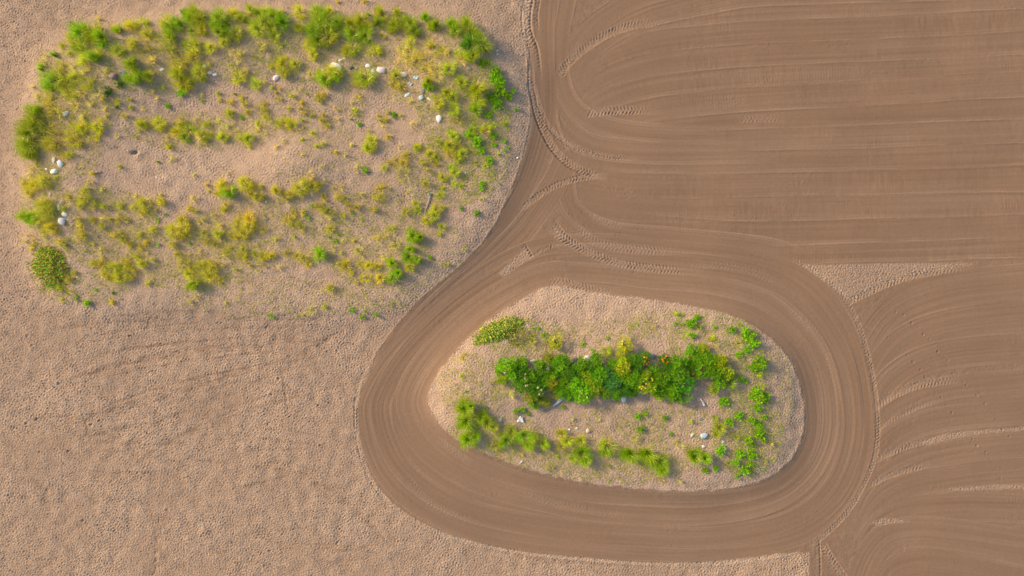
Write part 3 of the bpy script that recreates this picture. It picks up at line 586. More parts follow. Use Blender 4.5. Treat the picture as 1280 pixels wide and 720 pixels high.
# shrubs: x, y, half width, half height, colour, kind (0 broad-leaved, 1 narrow-leaved)
LGR, GRE, DGR, BGR, YGR, YEL, OLI = (.30, .60, .012), (.19, .44, .01), (.11, .30, .015), (.11, .33, .06), (.40, .54, .015), (.58, .60, .03), (.38, .44, .025)#(.24, .52, .02), (.18, .42, .016), (.10, .28, .02), (.09, .27, .06), (.42, .48, .02), (.62, .50, .03), (.34, .37, .03)
BU = [(634, 452, 9, 9, LGR, 0), (628, 472.5, 6, 5, YGR, 0), (653, 454, 8, 7, GRE, 0), (645, 468, 9, 8, GRE, 0), (659, 471, 10, 9, GRE, 0), (671, 485, 8, 8, DGR, 0), (663, 493, 6, 8, OLI, 0), (675.5, 456, 7, 9, GRE, 0), (684, 443, 7, 6, OLI, 1), (694, 425, 8, 8, YEL, 1), (702, 450, 9, 9, GRE, 0), (687, 468, 7, 6, LGR, 0), (689, 477, 9, 7, OLI, 1), (710, 463, 8, 8, DGR, 0), (723, 454, 9, 8, GRE, 0), (717, 478, 9, 8, LGR, 0), (730, 467, 8, 7, YGR, 0), (727, 488, 12, 9, LGR, 0), (710, 490, 8, 7, GRE, 0), (680, 499, 7, 5, OLI, 0), (695, 488, 7, 7, OLI, 1),
      (743, 447, 8, 7, GRE, 0), (740, 480, 10, 9, YGR, 0), (757, 464, 8, 8, BGR, 0), (761, 475, 10, 9, BGR, 0), (755, 487, 8, 6, GRE, 0), (778, 427.5, 8, 8, YEL, 1), (773.5, 440, 6, 6, YEL, 1), (773.5, 456.5, 11, 8, YGR, 0), (799.5, 446, 9, 6, DGR, 0), (793, 458, 7, 7, DGR, 0), (802.5, 475, 13, 11, YGR, 1), (825.4, 447, 6, 6, DGR, 0), (842, 450, 9, 9, GRE, 0), (842, 466, 10, 9, GRE, 0), (850, 475, 9, 9, (.09, .40, .02), 1), (836, 486, 10, 8, GRE, 0), (848, 492, 9, 8, GRE, 1), (787, 485.5, 6, 6, GRE, 0), (822, 470, 8, 9, GRE, 0), (820, 488, 8, 6, YGR, 0), (812, 461, 7, 6, GRE, 0),
      (860, 436.6, 7, 7, GRE, 0), (873, 435, 6, 6, YGR, 0), (880, 450, 9, 8, GRE, 0), (893, 450, 7, 8, YGR, 0), (866.6, 447, 8, 7, GRE, 0), (886.6, 463, 9, 8, GRE, 0), (900, 463, 8, 9, YGR, 0), (891.6, 476.6, 7, 6, LGR, 0), (872, 459, 9, 8, GRE, 1), (885.5, 483.6, 7, 5, YGR, 1), (666.6, 501.6, 6, 6, GRE, 0), (651, 481, 8, 6, GRE, 0), (695, 462, 6, 6, GRE, 0), (640, 462, 6, 6, GRE, 0), (703, 477, 7, 7, GRE, 0), (770, 470, 7, 7, GRE, 0), (783, 473, 8, 8, GRE, 0), (832, 458, 8, 7, DGR, 0),
      (858, 452, 6, 6, GRE, 0), (862, 467, 6, 6, OLI, 1), (746, 468, 9, 9, GRE, 0), (716, 466, 8, 8, DGR, 0), (699, 485, 7, 7, GRE, 0), (766, 488, 8, 6, GRE, 0), (779, 483, 7, 7, DGR, 0), (790, 470, 9, 9, GRE, 0), (814, 480, 8, 8, GRE, 0), (827, 482, 8, 8, GRE, 0), (665, 473, 8, 8, GRE, 0), (652, 466, 8, 8, DGR, 0), (680, 475, 7, 7, GRE, 0), (690, 453, 6, 6, GRE, 0), (735, 458, 7, 7, DGR, 0), (763, 452, 6, 6, GRE, 0), (785, 447, 7, 6, GRE, 0)]

# ------------------------------------------------------------------ landmarks for the labels (each of them a thing below)
LM = [(151, 99.5, 'brown boulder'), (173, 193, 'dark sand hollow'), (422, 85.5, 'biggest white boulder'), (478, 90, 'pinkish oval boulder'), (549.6, 151, 'lone white rock'), (535, 256, 'grey-green plank'), (69, 330, 'rust-flecked creeping mat'),
      (82.5, 207, 'white pear-shaped rock'), (86, 277, 'pinkish white rock'), (89.5, 145, 'white wedge rock'), (268, 93, 'little white stone row'), (620, 112, 'bright leafy thicket'), (44, 168, 'long green grass bank'),
      (622, 415, 'yellow-flecked creeping mat'), (697, 499, 'white plastic strip'), (876, 542, 'pale blue slab'), (734, 536.6, 'pink ball stone'), (650, 522.5, 'white triangular sheet'), (874, 500, 'white driftwood stick'), (776.6, 496, 'white rock below the hedge'), (365, 205, 'bare sunlit sand mound'), (634, 452, 'round bright shrub'), (812, 449, 'orange flowers'), (412, 30, 'tallest green grass stand'), (590, 62, 'dark green corner grass'), (944, 583, 'thin pale twig')]
ORD = ['nearest', 'second nearest', 'third nearest', 'fourth nearest', 'fifth nearest', 'sixth nearest', 'seventh nearest', 'eighth nearest', 'ninth nearest', 'tenth nearest', 'eleventh nearest', 'twelfth nearest']
DIRS = ['right of', 'below', 'left of', 'above']
def sector(dx, dy): return int(((math.degrees(math.atan2(dy, dx)) + 45) % 360) // 90)
class Namer:
    """singles out each of many look-alikes by the landmark it stands nearest to"""
    def __init__(s, items): s.items = items; s.seen = set()      # items: (x, y, look)
    def label(s, x, y, look):
        best = None
        for lx, ly, ln in LM:
            d = math.hypot(x - lx, y - ly)
            if d < 3: continue
            sec = sector(x - lx, y - ly)
            n = sum(1 for X, Y, L in s.items if L == look and sector(X - lx, Y - ly) == sec and math.hypot(X - lx, Y - ly) < d - 1e-6)
            if n < len(ORD):
                cost = d * .02 + n
                if best is None or cost < best[0]: best = (cost, n, sec, ln)
        if best is None: return look + ' among its own kind'
        l = f'{look}, {ORD[best[1]]} {DIRS[best[2]]} {best[3]}'
        return l

def place(o, px, py, sx, sy, sz, rz):
    o.location = (wx(px), wy(py), ground(px, py)); o.rotation_euler = (random.uniform(-.06, .06), random.uniform(-.06, .06), rz); o.scale = (sx, sy, sz)
def two(name, mesh_a, mesh_b, names, mats, colors):
    root = bpy.data.objects.new(name, None); col.objects.link(root); root.empty_display_size = .2
    for me, nm, mt, c in zip((mesh_a, mesh_b), names, mats, colors):
        o = link(nm, me, mt, root); o.color = (*c, 1)
    return root
def vary(c, a=.16):
    k = random.uniform(1 - a, 1 + a); h = random.uniform(-a, a) * .8
    return (c[0] * k * (1 + h), c[1] * k, c[2] * k * (1 - h * .5))

CG, CY, CS, CO_, CL = (.34, .54, .010), (.56, .62, .035), (.72, .68, .23), (.57, .54, .10), (.30, .58, .012)
DRY_BL = (.74, .68, .24)
size_of = lambda r, a, b: 'small' if r < a else 'big' if r >= b else 'mid-sized'
spec = []
for lst, kind in ((G, 'G'), (Y, 'Y'), (ST, 'S'), (OL, 'O'), (LW, 'L')):
    for x, y, rx, ry in lst:
        r = max(rx, ry)
        look = {'G': size_of(r, 6, 9) + ' lush green grass clump', 'Y': size_of(r, 4, 7) + ' yellow-green grass tuft', 'S': size_of(r, 3.5, 6) + ' straw-yellow grass tuft',
                'O': size_of(r, 3.5, 6) + ' olive-brown grass tuft', 'L': size_of(r, 3.5, 7) + ' bright green leafy plant'}[kind]
        spec.append((x, y, rx, ry, kind, look))
nm = Namer([(s[0], s[1], s[5]) for s in spec])
for x, y, rx, ry, kind, look in spec:
    r = max(rx, ry); a, b = rx * S, ry * S; rz = random.uniform(0, 6.283); e = math.sqrt(a * b)
    lab = nm.label(x, y, look)
    if kind == 'G':
        ma, mb = random.choice(G_BIG); c = vary(CG)
        if 575 < x < 612 and 30 < y < 80: c = vary((.14, .36, .025))
        if x < 65 and 130 < y < 205: c = vary((.36, .47, .015))
        elif y < 130 and random.random() < .35: c = vary((.40, .50, .02))
        if y > 480: c = vary((.36, .56, .010))
        if r >= 5: root = two('green_grass_clump', ma, mb, ('green_blades', 'dry_blades'), (M_GRASS, M_GRASS), (c, vary(DRY_BL)))
        else: root = link('green_grass_clump', ma, M_GRASS); root.color = (*c, 1)
        k = e / (.5 if y > 480 else .56); place(root, x, y, k, k, (.6 + .5 * k) * random.uniform(.8, 1.1), rz)
        tag(root, lab, 'grass clump', 'lush green clumps of beach grass')
    elif kind == 'Y':
        ma, mb = random.choice(Y_MID); c = vary(CY, .13)
        if x < 490 and y > 190: c = vary((.61, .61, .055), .13)
        if x > 560 or y > 480: c = vary((.50, .64, .02))
        k = e / .42
        if r >= 6: root = two('yellow_green_grass_tuft', ma, mb, ('green_blades', 'dry_blades'), (M_GRASS, M_GRASS), (c, vary(DRY_BL)))
        else: root = link('yellow_green_grass_tuft', random.choice(T_SML), M_GRASS); root.color = (*c, 1); k = e / .24
        place(root, x, y, k, k, (.58 + .58 * k) * random.uniform(.8, 1.2), rz)
        tag(root, lab, 'grass tuft', 'yellow-green tufts of beach grass')
    elif kind in 'SO':
        root = link('straw_grass_tuft' if kind == 'S' else 'olive_grass_tuft', random.choice(T_THIN if kind == 'S' or r > 5 else T_SML), M_GRASS)
        root.color = (*vary(CS if kind == 'S' else CO_, .11), 1); k = e / (.27 if kind == 'S' else .21)
        place(root, x, y, k, k, (.62 + .6 * k) * random.uniform(.8, 1.2), rz)
        tag(root, lab, 'grass tuft', 'dry straw-yellow grass tufts' if kind == 'S' else 'olive-brown grass tufts')
    else:
        big = r >= 3.5
        root = link('leafy_plant', random.choice(W_MID if big else W_SML), M_LEAF); root.color = (*vary(CL if not 140 < x < 165 else (.08, .2, .02)), 1)
        k = e / ((.36 if x > 850 and y > 385 else .42) if big else .17); place(root, x, y, k, k, k * random.uniform(.8, 1.2), rz)
        tag(root, lab, 'plant', 'bright green leafy plants')

CN = {LGR: 'bright green', GRE: 'green', DGR: 'dark green', BGR: 'bluish green', YGR: 'yellow-green', YEL: 'golden yellow', OLI: 'olive', (.09, .40, .02): 'emerald feathery'}
def blook(b): return ('big ' if max(b[2:4]) >= 9 else '') + CN[b[4]] + (' narrow-leaved shrub' if b[5] else ' broad-leaved shrub')
nb = Namer([(b[0], b[1], blook(b)) for b in BU])
def flower_mesh():
    p = PB()
    for k in range(7): leaf(p, 0, 0, 0, .075, .05, k * .9, .25, (1, 1, 1))
    stick(p, (0, 0, -.12), (0, 0, .0), .006, .006, (.2, .4, .2), 3)
    return p.build('flower_head')
FL_ME = [flower_mesh() for _ in range(3)]
FLW = {(799.5, 446): ((.88, .40, .01), 9, .3), (825.4, 447): ((.9, .42, .01), 12, .1), (802.5, 475): ((.8, .62, .04), 14, 0), (773.5, 456.5): ((.8, .6, .05), 12, 0), (671, 485): ((.75, .5, .42), 6, 0), (727, 488): ((.75, .68, .2), 5, 0), (659, 471): ((.75, .5, .42), 4, 0)}
FNAME = {(799.5, 446): 'dark green shrub with orange flowers on its right side', (825.4, 447): 'dark green shrub crowned with a dense bunch of orange flowers', (802.5, 475): 'big yellow-green narrow-leaved shrub dotted with yellow flowers, mid hedge', (773.5, 456.5): 'big yellow-green shrub with yellow flowers in the middle of the hedge', (671, 485): 'dark green shrub with pale pink flowers at lower left of hedge', (727, 488): 'biggest bright green shrub, with pale yellow flowers, on hedge lower edge', (659, 471): 'big green shrub with a few pale pink flowers in left hedge'}
for b in BU:
    x, y, rx, ry, c, k = b
    fa, br = random.choice(SHF if k else SH)
    root = two('shrub', fa, br, ('foliage', 'branches'), (M_LEAF, M_STEM), (vary(c, .12), (.16, .11, .07)))
    a = math.sqrt(rx * ry) * S / .5; hz = a * random.uniform(.75, 1.1); place(root, x, y, a, a, hz, random.uniform(0, 6.28))
    root.rotation_euler = (0, 0, root.rotation_euler[2])
    tag(root, FNAME.get((x, y)) or ('round bright green shrub at the left end of the hedge' if (x, y) == (634, 452) else nb.label(x, y, blook(b))), 'shrub', 'shrubs in the hedge of the small patch')
    if (x, y) in FLW:
        fc, n, off = FLW[(x, y)]; rzi = -root.rotation_euler[2]
        for _ in range(n):
            t = random.uniform(0, 6.28); q = .46 * math.sqrt(random.random()); fx, fy = q * math.cos(t) + off, q * math.sin(t) - off * .4
            X, Y_ = fx * math.cos(rzi) - fy * math.sin(rzi), fx * math.sin(rzi) + fy * math.cos(rzi)
            f = link('flower_head', random.choice(FL_ME), M_LEAF, root); f.color = (*vary(fc, .1), 1)
            f.location = (X, Y_, .92 * math.sqrt(max(.1, 1 - (X * X + Y_ * Y_) / .36)) + .04); f.scale = (1 / a * 1.15,) * 3; f.rotation_euler = (random.uniform(-.4, .4), random.uniform(-.4, .4), random.uniform(0, 6))

# creeping mats
for nme, lab, x, y, rx, ry, rz, n, cols in (
    ('creeping_mat', 'creeping mat of small leaves flecked rust-red at lower left of large patch', 69, 331, 1.4, 1.55, .4, 3600, [(.28, .58, .03), (.38, .64, .03), (.66, .62, .06), (.78, .46, .12), (.40, .2, .05), (.22, .46, .03)]),
    ('creeping_mat', 'yellow-flecked creeping mat of tiny leaves at upper left of small patch', 622, 414, 1.65, .75, .42, 2600, [(.38, .54, .05), (.74, .70, .1), (.46, .46, .09), (.24, .44, .04)])):
    me = mat_mesh('leaves', rx, ry, n, cols); o = link(nme, me, M_LEAF); o.color = (1, 1, 1, 1)
    o.location = (wx(x), wy(y), ground(x, y)); o.rotation_euler = (0, 0, rz); tag(o, lab, 'ground cover', 'creeping mats')
o = link('creeping_mat', mat_mesh('leaves', 1.3, .65, 420, [(.5, .46, .1), (.4, .35, .1), (.3, .36, .07)], .28), M_LEAF); o.location = (wx(648), wy(420), ground(648, 420)); o.rotation_euler = (0, 0, -.25)
tag(o, 'thin sparse creeping plants trailing off the right of the yellow-flecked mat', 'ground cover', 'creeping mats')

# sparse short grass nobody could count
SP = [(105, 118, 55, 62, 900, 0), (90, 180, 45, 45, 420, 0), (60, 250, 32, 45, 380, 1), (130, 285, 75, 50, 900, 0), (200, 80, 70, 40, 600, 1), (300, 60, 60, 45, 520, 1), (400, 70, 80, 35, 620, 1), (540, 90, 80, 50, 900, 0), (580, 150, 60, 50, 700, 1), (560, 215, 60, 45, 620, 0), (470, 300, 70, 60, 800, 0), (340, 290, 100, 45, 850, 0), (250, 320, 90, 45, 800, 0), (350, 372, 130, 26, 330, 2), (480, 365, 60, 26, 170, 2), (545, 315, 40, 40, 110, 2), (260, 165, 100, 25, 420, 0), (400, 140, 60, 45, 260, 0), (110, 360, 60, 20, 200, 1), (420, 205, 80, 35, 140, 0),
      (590, 480, 42, 40, 360, 0), (650, 420, 55, 22, 260, 1), (660, 565, 80, 20, 420, 0), (770, 580, 90, 22, 420, 0), (830, 530, 60, 30, 220, 1), (930, 540, 45, 55, 620, 1), (930, 500, 26, 95, 420, 1), (600, 170, 40, 80, 420, 1), (890, 430, 60, 40, 520, 1), (830, 405, 50, 18, 180, 0), (770, 530, 60, 25, 200, 0), (620, 540, 60, 25, 260, 1), (700, 450, 90, 50, 260, 1), (960, 490, 28, 60, 160, 0), (750, 415, 60, 18, 120, 1)]
p = PB(); MIXES = ([(.70, .67, .24), (.62, .64, .14), (.50, .58, .07)], [(.54, .62, .08), (.42, .57, .04), (.64, .64, .15)], [(.72, .68, .28), (.64, .63, .2), (.56, .6, .12)])
for cx, cy, rx, ry, n, mx in SP:
    for _ in range(int(n * 1.5)):
        t = random.uniform(0, 6.283); q = math.sqrt(random.random()); px, py = cx + rx * q * math.cos(t), cy + ry * q * math.sin(t)
        if LAB[min(max(int(py) + MY, 0), GH - 1), min(max(int(px) + MX, 0), GW - 1)] != 0: continue
        c = random.choice(MIXES[mx]); gz = ground(px, py)
        for _ in range(random.randint(2, 6)):
            blade(p, wx(px) + random.gauss(0, .05), wy(py) + random.gauss(0, .05), gz - .02, random.uniform(.1, .26), random.uniform(0, 6.283), random.uniform(.5, 1.3), random.uniform(.02, .036), jit(c, .25), seg=2)
o = link('sparse_grass', p.build('sparse_grass'), M_GRASS); o.color = (1, 1, 1, 1); tag(o, 'sparse short straw-coloured grass sprinkled over both patches', kind='stuff')
# ------------------------------------------------------------------ stones and litter
def rock_mesh(seed, sub=3, rough=.16, flat=.6, facet=0):
    import bmesh
    bm = bmesh.new(); bmesh.ops.create_icosphere(bm, subdivisions=sub, radius=1)
    r = random.Random(seed); pl = [(Vector((r.gauss(0, 1), r.gauss(0, 1), r.gauss(0, .7))).normalized(), r.uniform(.68, .95)) for _ in range(facet)]
    wv = [(Vector((r.uniform(-2.4, 2.4), r.uniform(-2.4, 2.4), r.uniform(-2.4, 2.4))), r.uniform(0, 6), r.uniform(.3, 1)) for _ in range(7)]
    for v in bm.verts:
        c = v.co.copy(); k = 1 + rough * sum(a * math.sin(c.dot(w) * 1.6 + ph) for w, ph, a in wv) / 3; c *= k
        for nrm, dd in pl:
            e = c.dot(nrm) - dd
            if e > 0: c -= nrm * e * .9
        v.co = (c.x, c.y, c.z * flat)
    me = bpy.data.meshes.new('rock'); bm.to_mesh(me); bm.free()
    me.polygons.foreach_set('use_smooth', [True] * len(me.polygons)); return me
ROUND = [rock_mesh(i, 3, .2, .5, 7) for i in range(4)]; ANG = [rock_mesh(20 + i, 3, .22, .42, 16) for i in range(5)]
WH, PKW, PK, GR, DG, BLW, BR, TN = (.93, .91, .88), (.88, .78, .72), (.5, .36, .32), (.34, .33, .33), (.10, .115, .15), (.55, .68, .72), (.34, .22, .17), (.55, .42, .30)
RK = [(151, 99.5, 5, 4.8, BR, 0, 0, 'brown rounded boulder among yellow grass near the upper left corner'),
 (89.5, 145, 4.4, 3, WH, .6, 1, 'white wedge-shaped rock right of the long green grass bank'), (91.5, 169, 1.8, 3, TN, 0, 1, 'tan upright stone below the white wedge rock'),
 (82.5, 207, 3.8, 5.2, WH, .2, 1, 'white pear-shaped rock, brighter and upper right of a pair by the left edge'), (75, 216, 4.4, 3.4, WH, .4, 0, 'white round rock just lower left of the pear-shaped rock'), (74, 202, 2.2, 4, PKW, 0, 1, 'slim pinkish rock left of the white pear-shaped rock'),
 (65, 213, 1.6, 1.5, WH, 0, 0, 'tiny white pebble left of the white round rock'), (76, 192, 2, 1.5, GR, 0, 0, 'small grey stone above the slim pinkish rock'), (71.5, 244.5, 2, 3, PK, 0, 0, 'small pink stone at left edge of the bare sand gap'),
 (86.6, 254, 3.6, 3, PK, .3, 1, 'greyish pink rock topmost of the left lower rock row'), (82, 260.5, 1.6, 4.4, WH, .1, 1, 'narrow white upright stone left in the lower rock row'), (89.5, 269, 4, 3.2, WH, -.4, 1, 'white rock just above the pinkish white rock'),
 (86, 277.5, 5, 5, PKW, .2, 0, 'pinkish white rock, biggest and lowest of the left rock row'), (98, 282, 1.6, 3, TN, -.4, 1, 'tan sliver of stone right of the pinkish white rock'), (42, 224, 1.2, 1.2, WH, 0, 0, 'tiny white pebble among olive grass by the far left edge'),
 (260, 87, 2.4, 3.2, WH, -.5, 1, 'white angular stone, topmost of the little stone row'), (267, 94, 2.6, 2.4, PKW, 0, 0, 'pinkish stone in the middle of the little stone row'), (273, 96.5, 3, 1.9, WH, 0, 0, 'bright white stone at right end of the little stone row'),
 (208.5, 91, 3, 1.6, PKW, 0, 1, 'flat pinkish stone left of an upper olive grass clump'), (304, 97.6, 3, 2.2, GR, .3, 1, 'pale grey stone beside yellow grass right of the little stone row'), (225, 103, 2.8, 2, GR, -.5, 1, 'grey stone beside dark grass left of the little stone row'),
 (422, 85.5, 7, 5, WH, -.25, 0, 'biggest white boulder, rounded, above yellow-green grass'), (428, 78, 3, 1.6, WH, .3, 1, 'flat white chip just above the biggest white boulder'), (432.5, 76, 2, 1.3, PKW, 0, 1, 'small pinkish chip upper right of the biggest white boulder'),
 (461.5, 85, 3.6, 2.4, WH, -.3, 0, 'white flattish stone left above the pinkish oval boulder'), (468.5, 91.6, 3.2, 2.8, BLW, -.7, 1, 'bluish white block touching left of the pinkish oval boulder'), (478, 90, 6.2, 4.2, PKW, .1, 0, 'pinkish oval boulder, second largest stone on the large patch'),
 (441, 87.5, 3, 2, DG, .4, 1, 'dark slate stone between the two large boulders'), (447.6, 87, 2.4, 2, GR, 0, 1, 'grey stone right of the dark slate stone'), (494, 91.6, 3.2, 2, DG, .2, 1, 'dark blue-grey stone right of the pinkish oval boulder'),
 (405, 91, 2, 2, PKW, 0, 0, 'small pinkish stone left of the biggest white boulder'), (348, 100, 5, 2.8, PKW, .5, 0, 'pinkish elongated stone at foot of a leafy tuft'), (373, 100, 2.4, 2, PK, 0, 0, 'dull pink stone right of the elongated pinkish stone'), (358, 95, 3, 2, TN, 0, 0, 'tan stone above the elongated pinkish stone'),
 (506, 96, 4.4, 3.6, PKW, -.5, 1, 'peach-white slab by olive grass left of the litter'), (510.4, 120.5, 4.6, 2, WH, .55, 1, 'white oblong stone tilted, below the litter pieces'), (530, 117, 3.2, 2.8, GR, 0, 1, 'grey-blue stone behind the bluish white stone'),
 (528, 124.5, 3.2, 3.4, BLW, -.5, 1, 'bluish white stone in front of the grey-blue stone'), (537.5, 126.4, 3.6, 1.4, WH, -.5, 1, 'slim white stone pointing down right'), (536, 134, 1.6, 2, GR, 0, 1, 'small grey stone below the slim white stone'),
 (549.6, 151, 3.8, 5, WH, .1, 1, 'lone white rock standing on open sand'), (587.5, 90, 3, 2, GR, 0, 1, 'grey stone beneath the dark green corner grass'), (652, 69.5, 2, 1.5, PK, 0, 0, 'small pink stone outside the patch near the tyre track'),
 (605.5, 158, 2, 1.5, GR, 0, 0, 'small grey stone among grass near the right edge'), (622, 66, 1.1, 1, WH, 0, 0, 'upper of two white specks right of the corner grass'), (622, 71, 1.1, 1, WH, 0, 0, 'lower of two white specks right of the corner grass'),
 (582.6, 217, 1.2, 1.2, WH, 0, 0, 'white speck on sand in the lower right of the large patch'), (647, 198, 1.2, 1.2, WH, 0, 0, 'white speck on the track edge right of the large patch'), (199.5, 223, 1.1, 1.1, WH, 0, 0, 'white speck on bare sand below the dark hollow'), (336.7, 254, 1.2, 1.2, WH, 0, 0, 'white speck below the bare sand mound'),
 (776.6, 496, 2.8, 4.2, WH, .3, 1, 'white rock at the lower edge of the hedge'), (732, 447, 5, 4.6, PKW, 0, 1, 'pale boulder half hidden in the top of the hedge'), (811.7, 444, 4, 4, GR, 0, 1, 'pale grey rock between the two orange-flowered shrubs'), (632.5, 463.5, 2.6, 2.4, PKW, 0, 0, 'pale stone below the round bright shrub'),
 (670, 459, 3.2, 4, GR, 0, 1, 'grey rock in the left hedge gap'), (686, 460, 4.8, 4, PKW, 0, 1, 'pale rock in the middle hedge gap'), (666, 450, 4, 2.2, PKW, 0, 1, 'flat pale stone above the left hedge gap'), (704.7, 464, 3.6, 4, DG, 0, 1, 'dark stone sunk among the hedge leaves'), (717, 447.5, 3, 3, GR, 0, 1, 'grey stone left of the pale hedge boulder'),
 (734, 536.6, 2.8, 2.8, (.75, .5, .42), 0, 0, 'pink ball stone on open sand below the hedge'), (711, 535, 1.2, 1.2, WH, 0, 0, 'left of two white specks beside the pink ball stone'), (720, 533.6, 1.5, 1.2, WH, 0, 0, 'right of two white specks beside the pink ball stone'), (626, 522.5, 3, 3, GR, 0, 1, 'grey stone left of the white triangular sheet'),
 (876.4, 542, 5.2, 3.8, BLW, .2, 1, 'pale blue slab, largest stone in the lower right of the small patch'), (862, 541, 2.8, 2, PKW, .6, 1, 'pale stone left of the pale blue slab'), (876, 555.5, 2.2, 1.6, PKW, 0, 1, 'pale pebble below the pale blue slab'), (900.5, 549.7, 1.8, 1.5, BLW, 0, 0, 'small bluish pebble right of the pale blue slab'), (872, 520.5, 3, 2, GR, 0, 1, 'grey stone above the pale blue slab')]
for x, y, rx, ry, c, rz, k, lab in RK:
    small = max(rx, ry) < 1.9
    o = link('pebble' if small else 'boulder' if max(rx, ry) >= 4.4 else 'stone', random.choice(ANG if k else ROUND), M_ROCK)
    o.location = (wx(x), wy(y), ground(x, y) + min(rx, ry) * S * .18); rx, ry = rx * 1.03 + .1, ry * 1.03 + .1; o.scale = (rx * S, ry * S, min(rx, ry) * S); o.rotation_euler = (random.uniform(-.1, .1), random.uniform(-.1, .1), rz); o.color = (*vary(c, .05), 1)
    tag(o, lab, 'pebble' if small else 'stone')

def sheet(name, pts, lab, cat, colr, h=.05, th=.012):
    """crumpled piece of sheeting lying on the sand, with thickness"""
    n = 7; V, F = [], []; P = [Vector((wx(a), wy(b), 0)) for a, b in pts]; c = sum(P, Vector()) / len(P)
    # subdivided triangle fan
    for side in (1, 0):
        off = len(V)
        for i in range(n + 1):
            for j in range(n + 1):
                u, v = i / n, j / n
                q = (P[0] * (1 - u) + P[1] * u) * (1 - v) + (P[3] * (1 - u) + P[2] * u) * v
                z = ground(q.x / S + 640, 360 - q.y / S) + .03 + h * (.5 + .5 * math.sin(u * 7 + v * 3) * math.cos(v * 5 - u * 2)) + side * th
                V.append((q.x - c.x, q.y - c.y, z))
        for i in range(n):
            for j in range(n):
                a = off + i * (n + 1) + j; f = (a, a + 1, a + n + 2, a + n + 1); F.append(f if side else f[::-1])
    N1 = (n + 1) ** 2; rim = [i * (n + 1) for i in range(n + 1)] + [n * (n + 1) + j for j in range(1, n + 1)] + [i * (n + 1) + n for i in range(n - 1, -1, -1)] + [j for j in range(n - 1, 0, -1)]
    for k in range(len(rim)): a, b = rim[k], rim[(k + 1) % len(rim)]; F.append((a, b, b + N1, a + N1))
    o = link(name, mesh_from(name, V, F), M_PLASTIC); o.location = (c.x, c.y, 0); o.color = (*colr, 1); tag(o, lab, cat); return o
sheet('plastic_sheet', [(689.5, 505.5), (691, 506), (704.5, 496.5), (702.5, 492.5)], 'long white plastic strip, wider at its upper end, below the hedge', 'plastic sheet', (.82, .88, .88))
sheet('plastic_sheet', [(646, 524.5), (654.5, 526), (653, 519.5), (650, 517.5)], 'white triangular plastic sheet on the sand at lower left of the hedge', 'plastic sheet', (.85, .88, .9))
sheet('litter_scrap', [(517.5, 101.5), (523, 103), (524.5, 99.5), (519, 98.5)], 'pale blue plastic scrap, upper of two by the peach-white slab', 'litter', (.5, .72, .74), .04)
sheet('litter_scrap', [(511, 108), (515, 110.5), (517.5, 107), (513, 105.5)], 'dull grey-blue plastic scrap, lower of two by the peach-white slab', 'litter', (.46, .54, .6), .04)
sheet('litter_scrap', [(159.5, 95), (162, 98), (165, 95.5), (162, 92.5)], 'blue plastic scrap right of the brown boulder', 'litter', (.12, .36, .55), .05)
sheet('litter_scrap', [(184, 93), (186, 95), (188, 93), (186, 91.5)], 'grey-blue plastic scrap far right of the brown boulder', 'litter', (.35, .45, .52), .04)
sheet('litter_scrap', [(648.5, 577.5), (650, 578), (653.5, 574.5), (652, 573.8)], 'small white plastic scrap at lower edge of the small patch', 'litter', (.75, .76, .78), .03)

def pole(name, a, b, r0, r1, colr, lab, cat, mat, bend=.1, lift=.05):
    p = PB(); n = 6; pts = []
    for i in range(n + 1):
        t = i / n; x = a[0] * (1 - t) + b[0] * t + bend * math.sin(t * 3.1) * 3; y = a[1] * (1 - t) + b[1] * t
        pts.append(Vector((wx(x), wy(y), ground(x, y) + lift)))
    c = pts[0].copy(); k = 8
    for i, q in enumerate(pts):
        d = (pts[min(i + 1, n)] - pts[max(i - 1, 0)]).normalized(); u = d.cross(Vector((0, 0, 1))).normalized(); w = d.cross(u); r = r0 + (r1 - r0) * i / n
        for j in range(k): t = 2 * math.pi * j / k; p.V.append(tuple(q - c + (u * math.cos(t) + w * math.sin(t)) * r * random.uniform(.85, 1.1)))
    for i in range(n):
        for j in range(k): p.F.append((i * k + j, i * k + (j + 1) % k, (i + 1) * k + (j + 1) % k, (i + 1) * k + j))
    p.F.append(tuple(range(k))); p.F.append(tuple(n * k + j for j in range(k))[::-1])
    o = link(name, mesh_from(name, p.V, p.F), mat); o.location = c; o.color = (*colr, 1); tag(o, lab, cat); return o
pole('driftwood_stick', (871, 495.5), (876, 504.5), .05, .085, (.68, .65, .6), 'short thick white driftwood stick below the right end of the hedge', 'driftwood', M_WOOD, .2)
pole('driftwood_stick', (942, 580.5), (946.5, 585.5), .03, .045, (.5, .46, .42), 'thin pale twig on bare sand at lower right of the small patch', 'driftwood', M_WOOD)
pole('driftwood_stick', (124, 219), (133, 216), .03, .02, (.09, .07, .06), 'dark broken twig beside a small tuft right of the pear-shaped rock', 'driftwood', M_WOOD, .3)
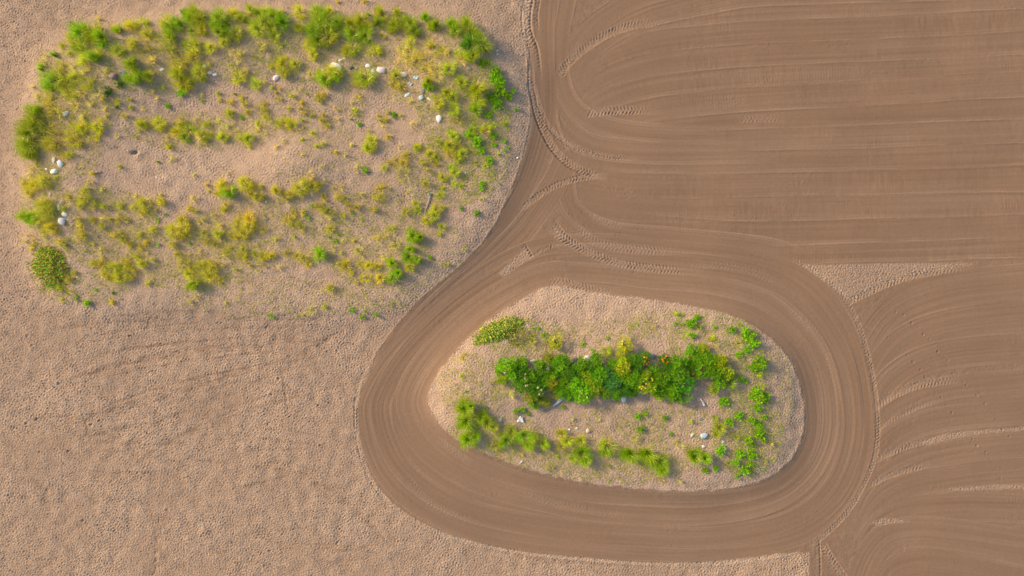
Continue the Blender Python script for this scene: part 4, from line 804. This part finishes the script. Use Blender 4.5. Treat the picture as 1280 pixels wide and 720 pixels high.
# weathered plank with its painted end
pk = bpy.data.objects.new('plank', None); col.objects.link(pk); a, b = Vector((wx(539.2), wy(242.5), 0)), Vector((wx(531), wy(270.5), 0)); mid = (a + b) / 2
pk.location = (mid.x, mid.y, ground(535, 256) + .05); pk.rotation_euler = (0, .03, math.atan2(b.y - a.y, b.x - a.x)); L = (b - a).length
def board(x0, x1, w, z0, z1):
    V, F = [], []; n = 8
    for i in range(n + 1):
        x = x0 + (x1 - x0) * i / n; ww = w * (1 + .08 * math.sin(i * 2.3)); zz = .012 * math.sin(i * 1.1)
        V += [(x, -ww, z0 + zz), (x, ww, z0 + zz), (x, ww * .93, z1 + zz), (x, -ww * .93, z1 + zz)]
    for i in range(n):
        for j in range(4): F.append((4 * i + j, 4 * i + 4 + j, 4 * i + 4 + (j + 1) % 4, 4 * i + (j + 1) % 4))
    F += [(0, 1, 2, 3), (4 * n + 3, 4 * n + 2, 4 * n + 1, 4 * n)]
    return mesh_from('board', V, F)
o = link('board', board(-L / 2 + .22, L / 2, .045, 0, .04), M_WOOD, pk); o.color = (.52, .48, .43, 1)
o = link('painted_end', board(-L / 2, -L / 2 + .218, .075, 0, .05), M_WOOD, pk); o.color = (.10, .26, .25, 1); o['label'] = 'teal painted end'
tag(pk, 'weathered grey plank with a teal end lying in the grass', 'plank')
# dark lump set in the hollow, gives it a near-black middle
o = link('dark_lump', rock_mesh(77, 3, .25, .5, 4), M_WOOD); o.location = (wx(173), wy(193.3), ground(173, 193) + .1); o.scale = (.2, .09, .16); o.rotation_euler = (0, 0, .3); o.color = (.10, .10, .12, 1)
tag(o, 'dark lump lying in the hollow of the bare sand', 'driftwood')

# ------------------------------------------------------------------ camera, sun, sky
cd = bpy.data.cameras.new('camera'); cam = bpy.data.objects.new('camera', cd); col.objects.link(cam)
cd.lens = 24; cd.sensor_width = 36; cd.clip_end = 5000; cam.location = (0, 0, 51.2); cam.rotation_euler = (0, 0, 0); scene.camera = cam

EL, AZ = math.radians(SUN_EL), math.radians(SUN_AZ)       # AZ: direction towards the sun, counter-clockwise from +x
sd = bpy.data.lights.new('sun', 'SUN'); sd.energy = SUN_E; sd.angle = math.radians(SUN_A); sd.color = (1.0, .78, .54)
so = bpy.data.objects.new('sun', sd); col.objects.link(so)
to = Vector((math.cos(EL) * math.cos(AZ), math.cos(EL) * math.sin(AZ), math.sin(EL)))
so.rotation_euler = to.to_track_quat('Z', 'Y').to_euler(); so.location = to * 60
w = bpy.data.worlds.new('World'); scene.world = w; w.use_nodes = True; t = w.node_tree
bg = t.nodes.get('Background') or t.nodes.new('ShaderNodeBackground')
sk = t.nodes.new('ShaderNodeTexSky'); sk.sky_type = 'NISHITA'; sk.sun_disc = False; sk.sun_elevation = EL; sk.sun_rotation = math.pi / 2 - AZ
sk.dust_density = 2.0; sk.air_density = 1.0
t.links.new(sk.outputs[0], bg.inputs['Color']); bg.inputs['Strength'].default_value = SKY
vs = scene.view_settings; vs.view_transform = 'Standard'; vs.look = 'None'; vs.gamma = 1; vs.use_curve_mapping = False; vs.exposure = EXPO
scene.render.resolution_x, scene.render.resolution_y = 1024, 576
